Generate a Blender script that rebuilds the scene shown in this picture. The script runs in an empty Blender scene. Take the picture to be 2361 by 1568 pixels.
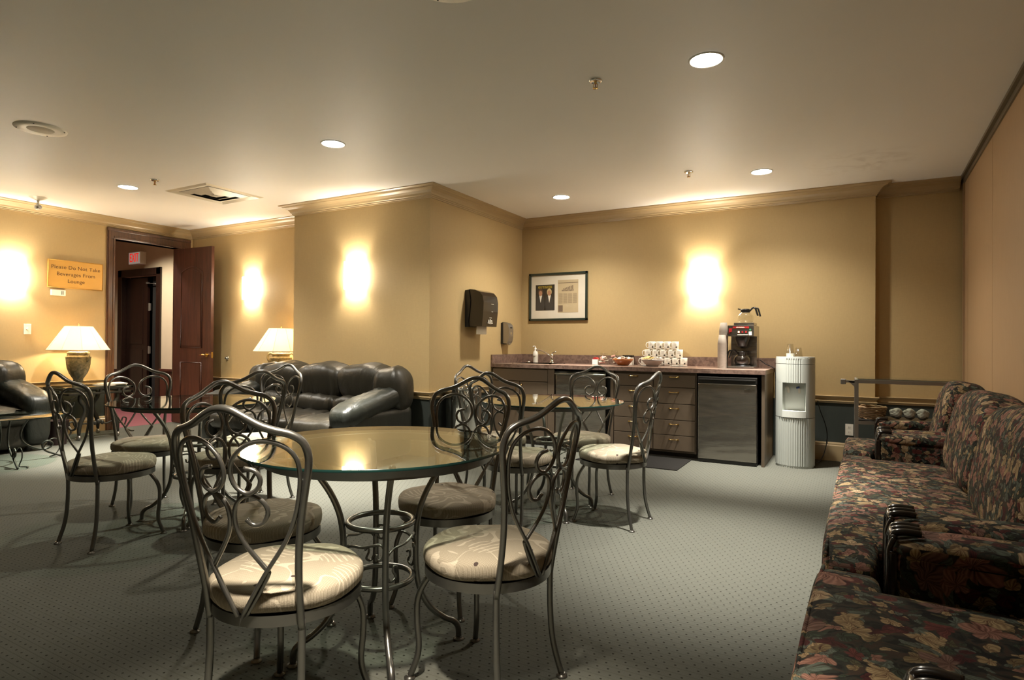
import bpy, bmesh, math, random
from mathutils import Vector, Matrix, Euler
random.seed(7)
PI=math.pi; S=bpy.context.scene; C=S.collection
# ------------------------------------------------------------ room numbers (metres)
H=2.733; XL=-8.335; XCL=-5.677; XCR=-3.705; YF=5.374; YC=4.910; YB=6.870; XE=.217; YA=7.014; YR=-3.6; XP=.93
ZR=.653; YK=6.11
# ------------------------------------------------------------ materials
def newmat(n):
    m=bpy.data.materials.new(n); m.use_nodes=True; nt=m.node_tree
    b=nt.nodes['Principled BSDF']; return m,nt,b
def N(nt,t,**k):
    n=nt.nodes.new(t)
    for a,v in k.items():
        if a.startswith('i_'): 
            key=a[2:]; key=int(key) if key.isdigit() else key.replace('_',' ')
            n.inputs[key].default_value=v
        else: setattr(n,a,v)
    return n
def L(nt,a,b): nt.links.new(a,b)
def mth(nt,op,a,b=None,c=None,clamp=False):
    n=nt.nodes.new('ShaderNodeMath'); n.operation=op; n.use_clamp=clamp
    for i,v in enumerate((a,b,c)):
        if v is None: continue
        if isinstance(v,(int,float)): n.inputs[i].default_value=v
        else: nt.links.new(v,n.inputs[i])
    return n.outputs[0]
def mixc(nt,f,a,b,mode='MIX'):
    n=nt.nodes.new('ShaderNodeMix'); n.data_type='RGBA'; n.blend_type=mode
    for s,v in ((0,f),(6,a),(7,b)):
        if isinstance(v,(int,float)): n.inputs[s].default_value=v
        elif isinstance(v,tuple): n.inputs[s].default_value=(*v,1) if len(v)==3 else v
        else: nt.links.new(v,n.inputs[s])
    return n.outputs[2]
def ramp(nt,f,stops,interp='LINEAR'):
    n=nt.nodes.new('ShaderNodeValToRGB'); n.color_ramp.interpolation=interp
    e=n.color_ramp.elements
    while len(e)<len(stops): e.new(.5)
    for i,(p,c) in enumerate(stops): e[i].position=p; e[i].color=(*c,1)
    nt.links.new(f,n.inputs[0]); return n.outputs[0]
def bump(nt,b,h,s=.3,d=.01):
    n=N(nt,'ShaderNodeBump'); n.inputs['Strength'].default_value=s; n.inputs['Distance'].default_value=d
    L(nt,h,n.inputs['Height']); L(nt,n.outputs[0],b.inputs['Normal'])
def noise(nt,vec,sc,det=3,dist=0):
    n=N(nt,'ShaderNodeTexNoise'); n.inputs['Scale'].default_value=sc; n.inputs['Detail'].default_value=det; n.inputs['Distortion'].default_value=dist
    if vec is not None: L(nt,vec,n.inputs['Vector'])
    return n.outputs[0]
def simple(n,col,rough=.5,metal=0,coat=0,var=.06,nsc=8,bs=0,spec=None,em=None,ems=0,trans=0):
    m,nt,b=newmat(n); tc=N(nt,'ShaderNodeTexCoord').outputs['Object']
    f=noise(nt,tc,nsc,3)
    c2=tuple(max(0,x*(1-var)) for x in col); c3=tuple(min(1,x*(1+var)) for x in col)
    L(nt,mixc(nt,f,c2,c3),b.inputs['Base Color'])
    b.inputs['Roughness'].default_value=rough; b.inputs['Metallic'].default_value=metal
    if coat: b.inputs['Coat Weight'].default_value=coat; b.inputs['Coat Roughness'].default_value=.15
    if spec is not None: b.inputs['Specular IOR Level'].default_value=spec
    if em: b.inputs['Emission Color'].default_value=(*em,1); b.inputs['Emission Strength'].default_value=ems
    if trans: b.inputs['Transmission Weight'].default_value=trans
    if bs: bump(nt,b,noise(nt,tc,nsc*25,2),bs,.002)
    return m
TAN=(.458,.338,.166); DADO=(.042,.050,.045); TRIM=(.41,.30,.16)
def wallmat():
    m,nt,b=newmat('wallpaper tan over slate'); g=N(nt,'ShaderNodeNewGeometry').outputs['Position']
    sp=N(nt,'ShaderNodeSeparateXYZ'); L(nt,g,sp.inputs[0])
    mp=N(nt,'ShaderNodeMapping'); mp.inputs['Scale'].default_value=(260,260,18); L(nt,g,mp.inputs[0])
    mp2=N(nt,'ShaderNodeMapping'); mp2.inputs['Scale'].default_value=(30,30,260); L(nt,g,mp2.inputs[0])
    w=mth(nt,'ADD',noise(nt,mp.outputs[0],1,2),noise(nt,mp2.outputs[0],1,2))
    w=mth(nt,'MULTIPLY',w,.5)
    big=noise(nt,g,1.3,3)
    tan=mixc(nt,w,tuple(x*.86 for x in TAN),tuple(x*1.13 for x in TAN))
    tan=mixc(nt,mth(nt,'MULTIPLY',big,.25),tan,(.52,.36,.17))
    dado=mixc(nt,w,tuple(x*.8 for x in DADO),tuple(x*1.2 for x in DADO))
    k=mth(nt,'GREATER_THAN',sp.outputs[2],.6)
    L(nt,mixc(nt,k,dado,tan),b.inputs['Base Color']); b.inputs['Roughness'].default_value=.62; b.inputs['Specular IOR Level'].default_value=.3
    bump(nt,b,w,.12,.003); return m
def carpet(n,base,dot,dark):
    m,nt,b=newmat(n); g=N(nt,'ShaderNodeNewGeometry').outputs['Position']
    sp=N(nt,'ShaderNodeSeparateXYZ'); L(nt,g,sp.inputs[0])
    px,py=.040,.036
    ry=mth(nt,'DIVIDE',sp.outputs[1],py); row=mth(nt,'FLOOR',ry); fy=mth(nt,'SUBTRACT',mth(nt,'FRACT',ry),.5)
    off=mth(nt,'MULTIPLY',mth(nt,'MODULO',mth(nt,'ABSOLUTE',row),2),.5)
    rx=mth(nt,'ADD',mth(nt,'DIVIDE',sp.outputs[0],px),off); fx=mth(nt,'SUBTRACT',mth(nt,'FRACT',rx),.5)
    d=mth(nt,'SQRT',mth(nt,'ADD',mth(nt,'MULTIPLY',fx,fx),mth(nt,'MULTIPLY',fy,fy)))
    dm=mth(nt,'MULTIPLY',mth(nt,'SUBTRACT',.13,d),20,clamp=True)
    groove=mth(nt,'MULTIPLY',mth(nt,'SUBTRACT',mth(nt,'ABSOLUTE',fy),.40),9,clamp=True)
    fn=noise(nt,g,420,2); big=noise(nt,g,2.2,4)
    c=mixc(nt,fn,tuple(x*.72 for x in base),tuple(x*1.25 for x in base))
    c=mixc(nt,mth(nt,'MULTIPLY',big,.35),c,tuple(x*.8 for x in base))
    c=mixc(nt,mth(nt,'MULTIPLY',groove,.35),c,dark); c=mixc(nt,mth(nt,'MULTIPLY',dm,.9),c,dot)
    L(nt,c,b.inputs['Base Color']); b.inputs['Roughness'].default_value=.95; b.inputs['Specular IOR Level'].default_value=.1
    h=mth(nt,'SUBTRACT',mth(nt,'ADD',fn,1),mth(nt,'ADD',dm,mth(nt,'MULTIPLY',groove,.6)))
    bump(nt,b,h,.35,.004); return m
def ceilmat():
    m,nt,b=newmat('ceiling paint'); g=N(nt,'ShaderNodeNewGeometry').outputs['Position']
    f=noise(nt,g,1.2,4); c=mixc(nt,f,(.81,.785,.74),(.86,.835,.79))
    sm=noise(nt,g,5,4,1.5)
    vd=N(nt,'ShaderNodeVectorMath'); vd.operation='DISTANCE'; L(nt,g,vd.inputs[0]); vd.inputs[1].default_value=(.1,6.0,H)
    k=mth(nt,'MULTIPLY',mth(nt,'SUBTRACT',.5,vd.outputs[1]),2.2,clamp=True)
    k=mth(nt,'MULTIPLY',k,mth(nt,'MULTIPLY',mth(nt,'SUBTRACT',sm,.45),4,clamp=True))
    c=mixc(nt,mth(nt,'MULTIPLY',k,.35),c,(.30,.22,.15))
    L(nt,c,b.inputs['Base Color']); b.inputs['Roughness'].default_value=.55; b.inputs['Specular IOR Level'].default_value=.35
    bump(nt,b,noise(nt,g,60,3),.05,.002); return m
def wood(n,dark,light,rough=.3,axis=2,sc=1,coat=.4):
    m,nt,b=newmat(n); tc=N(nt,'ShaderNodeTexCoord').outputs['Object']
    mp=N(nt,'ShaderNodeMapping'); s=[14*sc]*3; s[axis]=1.2*sc; mp.inputs['Scale'].default_value=s; L(nt,tc,mp.inputs[0])
    f=noise(nt,mp.outputs[0],1.6,6,1.2); f2=noise(nt,mp.outputs[0],9,3)
    k=mth(nt,'ADD',mth(nt,'MULTIPLY',f,.75),mth(nt,'MULTIPLY',f2,.3))
    L(nt,ramp(nt,k,[(.3,dark),(.72,light)]),b.inputs['Base Color'])
    b.inputs['Roughness'].default_value=rough; b.inputs['Coat Weight'].default_value=coat; b.inputs['Coat Roughness'].default_value=.2
    return m
def leather(n,col):
    m,nt,b=newmat(n); tc=N(nt,'ShaderNodeTexCoord').outputs['Object']
    mp=N(nt,'ShaderNodeMapping'); mp.inputs['Scale'].default_value=(9,5,3); L(nt,tc,mp.inputs[0])
    f=noise(nt,mp.outputs[0],1,3,1.2); v=N(nt,'ShaderNodeTexVoronoi'); v.inputs['Scale'].default_value=120; L(nt,tc,v.inputs['Vector'])
    L(nt,mixc(nt,f,tuple(x*.6 for x in col),tuple(x*1.1 for x in col)),b.inputs['Base Color'])
    b.inputs['Roughness'].default_value=.44; b.inputs['Specular IOR Level'].default_value=.45
    h=mth(nt,'ADD',mth(nt,'MULTIPLY',f,2.2),mth(nt,'MULTIPLY',v.outputs[0],.05)); bump(nt,b,h,.22,.02); return m
def stone_laminate():
    m,nt,b=newmat('speckled mauve laminate'); tc=N(nt,'ShaderNodeTexCoord').outputs['Object']
    f=noise(nt,tc,30,6,.6); g=noise(nt,tc,9,3,1)
    c=ramp(nt,f,[(.3,(.075,.05,.043)),(.48,(.165,.115,.098)),(.6,(.25,.175,.14)),(.72,(.14,.10,.10))])
    c=mixc(nt,mth(nt,'MULTIPLY',g,.5),c,(.24,.135,.09)); L(nt,c,b.inputs['Base Color'])
    b.inputs['Roughness'].default_value=.28; return m
def floral(n,scale=6.2):
    m,nt,b=newmat(n); uv=N(nt,'ShaderNodeUVMap').outputs[0]
    CR=(.46,.35,.19); PK=(.38,.20,.15); BG=(.085,.014,.016); GR=(.045,.07,.045); SG=(.13,.17,.14); OR=(.30,.15,.06); BK=(.006,.006,.007); LT=(.58,.45,.28)
    wn=N(nt,'ShaderNodeTexNoise'); wn.inputs['Scale'].default_value=9; wn.inputs['Detail'].default_value=2; L(nt,uv,wn.inputs['Vector'])
    wv=N(nt,'ShaderNodeVectorMath'); wv.operation='MULTIPLY_ADD'; L(nt,wn.outputs['Color'],wv.inputs[0]); wv.inputs[1].default_value=(.11,.11,0); L(nt,uv,wv.inputs[2])
    base=None
    def petals(sc,seed,npet,rmax,pal,rnd=.9):
        mp=N(nt,'ShaderNodeMapping'); mp.inputs['Scale'].default_value=(sc,sc,1); mp.inputs['Location'].default_value=(seed*3.7,seed*1.9,0); L(nt,wv.outputs[0],mp.inputs[0])
        v=N(nt,'ShaderNodeTexVoronoi'); v.voronoi_dimensions='2D'; v.inputs['Scale'].default_value=1; v.inputs['Randomness'].default_value=rnd; L(nt,mp.outputs[0],v.inputs['Vector'])
        sb=N(nt,'ShaderNodeVectorMath'); sb.operation='SUBTRACT'; L(nt,mp.outputs[0],sb.inputs[0]); L(nt,v.outputs['Position'],sb.inputs[1])
        sp=N(nt,'ShaderNodeSeparateXYZ'); L(nt,sb.outputs[0],sp.inputs[0])
        cs=N(nt,'ShaderNodeSeparateColor'); L(nt,v.outputs['Color'],cs.inputs[0])
        ang=mth(nt,'ADD',mth(nt,'ARCTAN2',sp.outputs[1],sp.outputs[0]),mth(nt,'MULTIPLY',cs.outputs[1],6.28))
        r=v.outputs['Distance']
        pet=mth(nt,'ABSOLUTE',mth(nt,'SINE',mth(nt,'MULTIPLY',ang,npet/2)))
        lim=mth(nt,'MULTIPLY',mth(nt,'ADD',.5,mth(nt,'MULTIPLY',mth(nt,'POWER',pet,.6),.5)),rmax)
        lim=mth(nt,'MULTIPLY',lim,mth(nt,'ADD',.58,mth(nt,'MULTIPLY',cs.outputs[2],.62)))
        lim=mth(nt,'MULTIPLY',lim,mth(nt,'ADD',.75,mth(nt,'MULTIPLY',mth(nt,'SINE',mth(nt,'ADD',ang,cs.outputs[0])),.35)))
        mask=mth(nt,'MULTIPLY',mth(nt,'SUBTRACT',lim,r),30,clamp=True)
        streak=mth(nt,'ADD',.5,mth(nt,'MULTIPLY',mth(nt,'SINE',mth(nt,'ADD',mth(nt,'MULTIPLY',ang,npet*4.0),mth(nt,'MULTIPLY',r,14))),.5))
        edge=mth(nt,'DIVIDE',r,lim,clamp=True)
        col=ramp(nt,cs.outputs[0],pal,'CONSTANT')
        dk=mixc(nt,1,col,(.20,.10,.09),'MULTIPLY')
        sh=mth(nt,'MULTIPLY',mth(nt,'ADD',mth(nt,'MULTIPLY',streak,.7),mth(nt,'MULTIPLY',mth(nt,'SUBTRACT',1,pet),.6)),mth(nt,'SUBTRACT',1.15,mth(nt,'MULTIPLY',edge,.6)),clamp=True)
        return mixc(nt,sh,col,dk),mask
    bgf=noise(nt,wv.outputs[0],26,3,1)
    base=ramp(nt,bgf,[(0,BK),(.42,BK),(.5,(.02,.026,.02)),(.62,(.05,.03,.02))])
    for args in ((scale*4.2,1,3,.52,[(0,GR),(.3,SG),(.6,(.10,.10,.05)),(.8,CR)],1),
                 (scale*2.6,2,3,.52,[(0,SG),(.25,BG),(.5,GR),(.75,(.26,.20,.10))],1),
                 (scale*1.7,3,5,.42,[(0,PK),(.3,CR),(.55,(.16,.04,.035)),(.8,SG)],1),
                 (scale*1.0,4,5,.46,[(0,LT),(.3,PK),(.55,CR),(.8,(.24,.14,.11))],1)):
        c,mk=petals(*args); base=mixc(nt,mk,base,c)
    base=mixc(nt,1,base,(.95,.93,.9),'MULTIPLY')
    wv2=noise(nt,uv,500,1); base=mixc(nt,mth(nt,'MULTIPLY',wv2,.5),base,(.02,.015,.012))
    L(nt,base,b.inputs['Base Color']); b.inputs['Roughness'].default_value=.85; b.inputs['Specular IOR Level'].default_value=.15
    bump(nt,b,wv2,.3,.002); return m
def seatfab():
    m,nt,b=newmat('taupe patterned upholstery'); tc=N(nt,'ShaderNodeTexCoord').outputs['Object']
    A=(.225,.190,.138); B=(.42,.36,.275)
    sp=N(nt,'ShaderNodeSeparateXYZ'); L(nt,tc,sp.inputs[0])
    v=N(nt,'ShaderNodeTexVoronoi'); v.voronoi_dimensions='2D'; v.inputs['Scale'].default_value=7.5; L(nt,tc,v.inputs['Vector'])
    sb=N(nt,'ShaderNodeVectorMath'); sb.operation='SUBTRACT'
    ms=N(nt,'ShaderNodeVectorMath'); ms.operation='SCALE'; ms.inputs['Scale'].default_value=1; L(nt,tc,ms.inputs[0]); L(nt,ms.outputs[0],sb.inputs[0]); L(nt,v.outputs['Position'],sb.inputs[1])
    s2=N(nt,'ShaderNodeSeparateXYZ'); L(nt,sb.outputs[0],s2.inputs[0])
    cs=N(nt,'ShaderNodeSeparateColor'); L(nt,v.outputs['Color'],cs.inputs[0])
    nz=noise(nt,tc,9,2)
    wv=mth(nt,'SINE',mth(nt,'ADD',mth(nt,'MULTIPLY',mth(nt,'ADD',mth(nt,'MULTIPLY',s2.outputs[0],mth(nt,'SUBTRACT',cs.outputs[0],.3)),mth(nt,'MULTIPLY',s2.outputs[1],cs.outputs[1])),420),mth(nt,'MULTIPLY',nz,18)))
    ln=mth(nt,'GREATER_THAN',wv,.55)
    zone=mth(nt,'GREATER_THAN',cs.outputs[2],.45)
    curv=mth(nt,'ABSOLUTE',mth(nt,'SUBTRACT',noise(nt,tc,6,1),.5)); cl=mth(nt,'LESS_THAN',curv,.008)
    k=mth(nt,'MAXIMUM',mth(nt,'MULTIPLY',mth(nt,'MULTIPLY',ln,zone),mth(nt,'LESS_THAN',v.outputs['Distance'],.42)),cl)
    gx=mth(nt,'SINE',mth(nt,'MULTIPLY',sp.outputs[0],1100)); gy=mth(nt,'SINE',mth(nt,'MULTIPLY',sp.outputs[1],1100))
    weave=mth(nt,'MULTIPLY',mth(nt,'ADD',gx,gy),.12)
    fz=noise(nt,tc,260,2)
    kk=mth(nt,'ADD',mth(nt,'MULTIPLY',k,.62),mth(nt,'ADD',mth(nt,'MULTIPLY',fz,.3),weave),clamp=True)
    c=mixc(nt,kk,A,B); dot=mth(nt,'MULTIPLY',mth(nt,'LESS_THAN',v.outputs['Distance'],.055),mth(nt,'LESS_THAN',cs.outputs[2],.45))
    c=mixc(nt,dot,c,(.05,.035,.03)); L(nt,c,b.inputs['Base Color']); b.inputs['Roughness'].default_value=.9; b.inputs['Specular IOR Level'].default_value=.15
    bump(nt,b,mth(nt,'ADD',fz,k),.3,.002); return m
def glassmat(n,tint=(.86,.93,.90),ior=2.1,rough=0.0,refl=1):
    m=bpy.data.materials.new(n); m.use_nodes=True; nt=m.node_tree; nt.nodes.clear()
    o=N(nt,'ShaderNodeOutputMaterial'); t=N(nt,'ShaderNodeBsdfTransparent'); t.inputs[0].default_value=(*tint,1)
    g=N(nt,'ShaderNodeBsdfGlossy'); g.inputs['Roughness'].default_value=rough; g.inputs[0].default_value=(1,1,1,1)
    fr=N(nt,'ShaderNodeFresnel'); fr.inputs[0].default_value=ior; ge=N(nt,'ShaderNodeNewGeometry')
    f=mth(nt,'MULTIPLY',mth(nt,'MULTIPLY',fr.outputs[0],refl),mth(nt,'SUBTRACT',1,ge.outputs['Backfacing']),clamp=True)
    mx=N(nt,'ShaderNodeMixShader'); L(nt,f,mx.inputs[0]); L(nt,t.outputs[0],mx.inputs[1]); L(nt,g.outputs[0],mx.inputs[2]); L(nt,mx.outputs[0],o.inputs[0])
    return m
def emis(n,col,st):
    m,nt,b=newmat(n); b.inputs['Base Color'].default_value=(.8,.8,.8,1); b.inputs['Emission Color'].default_value=(*col,1); b.inputs['Emission Strength'].default_value=st; return m
def shademat():
    m=bpy.data.materials.new('cream pleated lamp shade'); m.use_nodes=True; nt=m.node_tree; nt.nodes.clear()
    o=N(nt,'ShaderNodeOutputMaterial'); d=N(nt,'ShaderNodeBsdfDiffuse'); d.inputs[0].default_value=(.8,.7,.5,1)
    t=N(nt,'ShaderNodeBsdfTranslucent'); t.inputs[0].default_value=(.9,.76,.5,1)
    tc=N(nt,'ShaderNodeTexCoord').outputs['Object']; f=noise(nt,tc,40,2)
    e=N(nt,'ShaderNodeEmission'); L(nt,mixc(nt,f,(1,.78,.42),(1,.84,.52)),e.inputs[0]); e.inputs[1].default_value=.38  # mild emission added to the cloth for glow; the real source is the bulb
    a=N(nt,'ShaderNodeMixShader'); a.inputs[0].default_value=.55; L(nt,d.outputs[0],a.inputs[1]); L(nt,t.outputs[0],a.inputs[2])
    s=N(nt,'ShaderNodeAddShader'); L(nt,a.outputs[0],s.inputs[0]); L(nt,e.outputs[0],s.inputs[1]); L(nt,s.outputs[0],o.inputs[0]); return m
def brushed():
    m,nt,b=newmat('brushed stainless steel'); tc=N(nt,'ShaderNodeTexCoord').outputs['Object']
    mp=N(nt,'ShaderNodeMapping'); mp.inputs['Scale'].default_value=(3,3,200); L(nt,tc,mp.inputs[0])
    mp2=N(nt,'ShaderNodeMapping'); mp2.inputs['Scale'].default_value=(1.5,1.5,4); L(nt,tc,mp2.inputs[0])
    f=noise(nt,mp.outputs[0],1,2); g=noise(nt,mp2.outputs[0],1.3,2)
    L(nt,mixc(nt,f,(.30,.28,.25),(.40,.37,.335)),b.inputs['Base Color']); b.inputs['Metallic'].default_value=.95
    b.inputs['Roughness'].default_value=.24; bump(nt,b,mth(nt,'ADD',mth(nt,'MULTIPLY',f,.03),g),.45,.04); return m
M=dict(wall=wallmat(),ceil=ceilmat(),carpet=carpet('grey green pin dot carpet',(.086,.087,.073),(.013,.012,.008),(.036,.033,.022)),
 hallcarpet=simple('maroon carpet',(.15,.04,.05),.95,var=.2,nsc=60),
 trim=simple('tan satin trim paint',TRIM,.3,coat=.3,var=.05), pan=None,
 mahog=wood('red mahogany',(.030,.009,.006),(.085,.027,.014),.42,coat=.12), dmahog=wood('dark mahogany',(.006,.003,.002),(.020,.008,.006)),
 oak=wood('stained oak casing',(.035,.014,.008),(.13,.058,.030)),
 metal=simple('pewter finished steel tube',(.170,.164,.148),.31,metal=.88,var=.2,nsc=14), iron=simple('black wrought iron',(.035,.034,.028),.35,metal=.5,var=.3),
 brass=simple('polished brass',(.72,.48,.18),.2,metal=1), chrome=simple('polished chrome',(.75,.74,.72),.06,metal=1,var=.02), steel=brushed(),
 dsteel=simple('dull aluminium',(.38,.36,.33),.38,metal=.9), black=simple('black plastic',(.012,.011,.010),.35), dkbrown=simple('smoked brown plastic',(.014,.010,.008),.22,coat=.5),
 blk=simple('flat black',(.004,.004,.004),.8), white=simple('white plastic',(.72,.70,.64),.35), porcelain=simple('white porcelain',(.80,.76,.68),.15,coat=.3),
 cooler=simple('pale grey plastic',(.42,.44,.405),.4,var=.03), coolerd=simple('recess grey plastic',(.60,.62,.58),.45),
 leather=leather('black leather',(.024,.021,.014)), leatherg=leather('dark green leather',(.014,.016,.012)),
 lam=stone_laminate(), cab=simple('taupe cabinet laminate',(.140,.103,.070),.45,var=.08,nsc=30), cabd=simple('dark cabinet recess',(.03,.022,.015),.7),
 floral=floral('floral tapestry'), dwood=simple('black lacquered wood',(.008,.005,.004),.22,coat=.4), seat=seatfab(),
 glass=glassmat('table glass'), gedge=simple('green glass edge',(.008,.030,.026),.15), cglass=glassmat('clear glass',(.92,.92,.90),1.9), cup=glassmat('clear plastic cup',(.86,.86,.84),1.6,.1),
 shade=shademat(), sconce=emis('glowing frosted glass',(1,.89,.71),36), lamp=emis('lit downlight lens',(1,.93,.80),110),
 urn=None, gold=simple('gold sign face',(.62,.34,.07),.42,metal=.25), bronze=simple('dark bronze lettering',(.07,.035,.015),.5),
 red=simple('red plastic',(.32,.02,.02),.35), orange=simple('glazed terracotta',(.36,.12,.03),.3,var=.2,nsc=40), coffee=simple('black coffee',(.006,.004,.003),.3,spec=.1),
 paper=simple('off white paper',(.72,.68,.58),.7,var=.04), cupst=simple('paper cup',(.36,.31,.26),.6), mat=simple('charcoal floor mat',(.014,.013,.012),.95,var=.3,nsc=90,spec=.08),
 wicker=wood('woven wicker',(.10,.05,.02),(.36,.22,.10),.6,0,6,0), bag=simple('frosted plastic wrap',(.36,.33,.27),.6,bs=.8,nsc=10,var=.3), exitw=emis('exit sign face',(.95,.95,.85),.12), exitr=simple('exit sign red',(.6,.01,.008),.5,em=(1,.02,.01),ems=.5),
 green=simple('picture frame green',(.018,.028,.020),.3,coat=.4), matb=simple('picture mat board',(.66,.60,.49),.7), mag=simple('black magazine print',(.02,.016,.012),.4), yellow=simple('yellow print',(.62,.45,.03),.5),
 skin=simple('printed skin tone',(.40,.20,.11),.6), hair1=simple('printed brown hair',(.08,.04,.02),.6), hair2=simple('printed blond hair',(.50,.38,.18),.6), news=simple('newsprint',(.47,.37,.22),.7,var=.1), ink=simple('printed ink',(.16,.11,.07),.7), suit=simple('printed grey suit',(.035,.030,.026),.6),
 speaker=simple('cream speaker grille',(.92,.88,.78),.5), mesh=simple('perforated grille',(.66,.60,.50),.7,bs=.6,nsc=30), vent=simple('vent beige metal',(.62,.58,.48),.4,metal=.2), alum=simple('partition track',(.16,.13,.085),.4,metal=.4))
def panmat():
    m,nt,b=newmat('tan partition vinyl'); g=N(nt,'ShaderNodeNewGeometry').outputs['Position']
    mp=N(nt,'ShaderNodeMapping'); mp.inputs['Scale'].default_value=(300,300,8); L(nt,g,mp.inputs[0]); w=noise(nt,mp.outputs[0],1,2)
    L(nt,mixc(nt,w,(.33,.205,.105),(.43,.285,.155)),b.inputs['Base Color']); b.inputs['Roughness'].default_value=.6; bump(nt,b,w,.15,.003); return m
M['pan']=panmat()
def urnmat():
    m,nt,b=newmat('antique gold green urn'); tc=N(nt,'ShaderNodeTexCoord').outputs['Object']; f=noise(nt,tc,14,5,2)
    L(nt,ramp(nt,f,[(.3,(.09,.09,.06)),(.5,(.20,.17,.10)),(.68,(.34,.28,.18))]),b.inputs['Base Color']); b.inputs['Roughness'].default_value=.4; return m
M['urn']=urnmat()
# ------------------------------------------------------------ mesh builder
class MB:
    def __init__(s): s.v=[];s.f=[];s.sm=[];s.mi=[]
    def add(s,vs,fs,smooth=False,mi=0,mat=None):
        b=len(s.v); s.v+= [tuple((mat@Vector(v)) if mat else v) for v in vs]
        for f in fs: s.f.append(tuple(i+b for i in f)); s.sm.append(smooth); s.mi.append(mi)
        return s
    def box(s,c,d,rot=None,mi=0,bev=0):
        x,y,z=d[0]/2,d[1]/2,d[2]/2
        if bev<=0 or min(x,y,z)<=bev:
            vs=[(a,b,e) for a in(-x,x) for b in(-y,y) for e in(-z,z)]
            fs=[(0,1,3,2),(4,6,7,5),(0,4,5,1),(2,3,7,6),(0,2,6,4),(1,5,7,3)]
            sm=False
        else:
            bm=bmesh.new(); bmesh.ops.create_cube(bm,size=1); bmesh.ops.scale(bm,vec=(2*x,2*y,2*z),verts=bm.verts)
            bmesh.ops.bevel(bm,geom=bm.edges[:],offset=bev,segments=2 if bev<.02 else 4,profile=.6,affect='EDGES')
            vs=[v.co[:] for v in bm.verts]; fs=[[v.index for v in f.verts] for f in bm.faces]; bm.free(); sm=True
        m=Matrix.Translation(c)
        if rot: m=m@Euler(rot).to_matrix().to_4x4()
        return s.add(vs,fs,sm if bev>.02 else False,mi,m)
    def b2(s,a,b,mi=0,bev=0): # corner to corner
        return s.box([(a[i]+b[i])/2 for i in range(3)],[abs(b[i]-a[i]) for i in range(3)],None,mi,bev)
    def lathe(s,prof,n=24,c=(0,0,0),mi=0,smooth=True,mat=None,close=True,fn=None):
        vs=[];fs=[];m=len(prof)
        for i in range(n):
            a=2*PI*i/n
            for j,(r,z) in enumerate(prof):
                rr=r*(fn(a,z) if fn else 1); vs.append((c[0]+rr*math.cos(a),c[1]+rr*math.sin(a),c[2]+z))
        for i in range(n):
            k=(i+1)%n
            for j in range(m-1): fs.append((i*m+j,k*m+j,k*m+j+1,i*m+j+1))
        s.add(vs,fs,smooth,mi,mat)
        if close:
            for j in (0,m-1):
                if prof[j][0]>1e-4:
                    f=[i*m+j for i in range(n)]; f=f[::-1] if j==0 else f
                    s.add([vs[i] for i in f],[tuple(range(n))],False,mi,mat)
        return s
    def cyl(s,a,b,r,r2=None,n=16,mi=0):
        a=Vector(a);b=Vector(b);d=b-a;q=d.to_track_quat('Z','Y').to_matrix().to_4x4()
        return s.lathe([(r,0),(r if r2 is None else r2,d.length)],n,(0,0,0),mi,True,Matrix.Translation(a)@q)
    def tube(s,pts,r,n=8,closed=False,sub=5,mi=0,rfn=None,smoothpath=True):
        P=[Vector(p) for p in pts]
        if smoothpath and len(P)>2:
            Q=[];m=len(P)
            rng=range(m) if closed else range(m-1)
            for i in rng:
                if closed: p0,p1,p2,p3=P[i-1],P[i],P[(i+1)%m],P[(i+2)%m]
                else: p0,p1,p2,p3=P[max(i-1,0)],P[i],P[i+1],P[min(i+2,m-1)]
                for k in range(sub):
                    t=k/sub; Q.append(.5*((2*p1)+(p2-p0)*t+(2*p0-5*p1+4*p2-p3)*t*t+(3*p1-p0-3*p2+p3)*t**3))
            if not closed: Q.append(P[-1])
            P=Q
        m=len(P); T=[]
        for i in range(m):
            a=P[i-1] if (closed or i>0) else P[i]; b=P[(i+1)%m] if (closed or i<m-1) else P[i]
            T.append((b-a).normalized())
        up=Vector((0,0,1)) if abs(T[0].z)<.9 else Vector((1,0,0))
        nrm=(up-T[0]*up.dot(T[0])).normalized(); vs=[]
        for i in range(m):
            nrm=(nrm-T[i]*nrm.dot(T[i])); nrm=nrm.normalized() if nrm.length>1e-6 else up
            bn=T[i].cross(nrm); rr=r*(rfn(i/(m-1)) if rfn else 1)
            for k in range(n):
                a=2*PI*k/n; vs.append(tuple(P[i]+(nrm*math.cos(a)+bn*math.sin(a))*rr))
        fs=[]
        for i in range(m if closed else m-1):
            j=(i+1)%m
            for k in range(n): fs.append((i*n+k,i*n+(k+1)%n,j*n+(k+1)%n,j*n+k))
        if not closed: fs.append(tuple(range(n))[::-1]); fs.append(tuple((m-1)*n+k for k in range(n)))
        return s.add(vs,fs,True,mi)
    def blob(s,c,h,e=(.4,.4),rot=None,nu=28,nv=14,fn=None,mi=0):
        def p(x,k): return math.copysign(abs(x)**k,x)
        vs=[];fs=[]
        for j in range(nv+1):
            v=-PI/2+PI*j/nv
            for i in range(nu):
                u=2*PI*i/nu
                q=Vector((h[0]*p(math.cos(v),e[1])*p(math.cos(u),e[0]),h[1]*p(math.cos(v),e[1])*p(math.sin(u),e[0]),h[2]*p(math.sin(v),e[1])))
                if fn: q=Vector(fn(q))
                vs.append(q)
        for j in range(nv):
            for i in range(nu): fs.append((j*nu+i,j*nu+(i+1)%nu,(j+1)*nu+(i+1)%nu,(j+1)*nu+i))
        m=Matrix.Translation(c)
        if rot: m=m@Euler(rot).to_matrix().to_4x4()
        return s.add([tuple(v) for v in vs],fs,True,mi,m)
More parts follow.
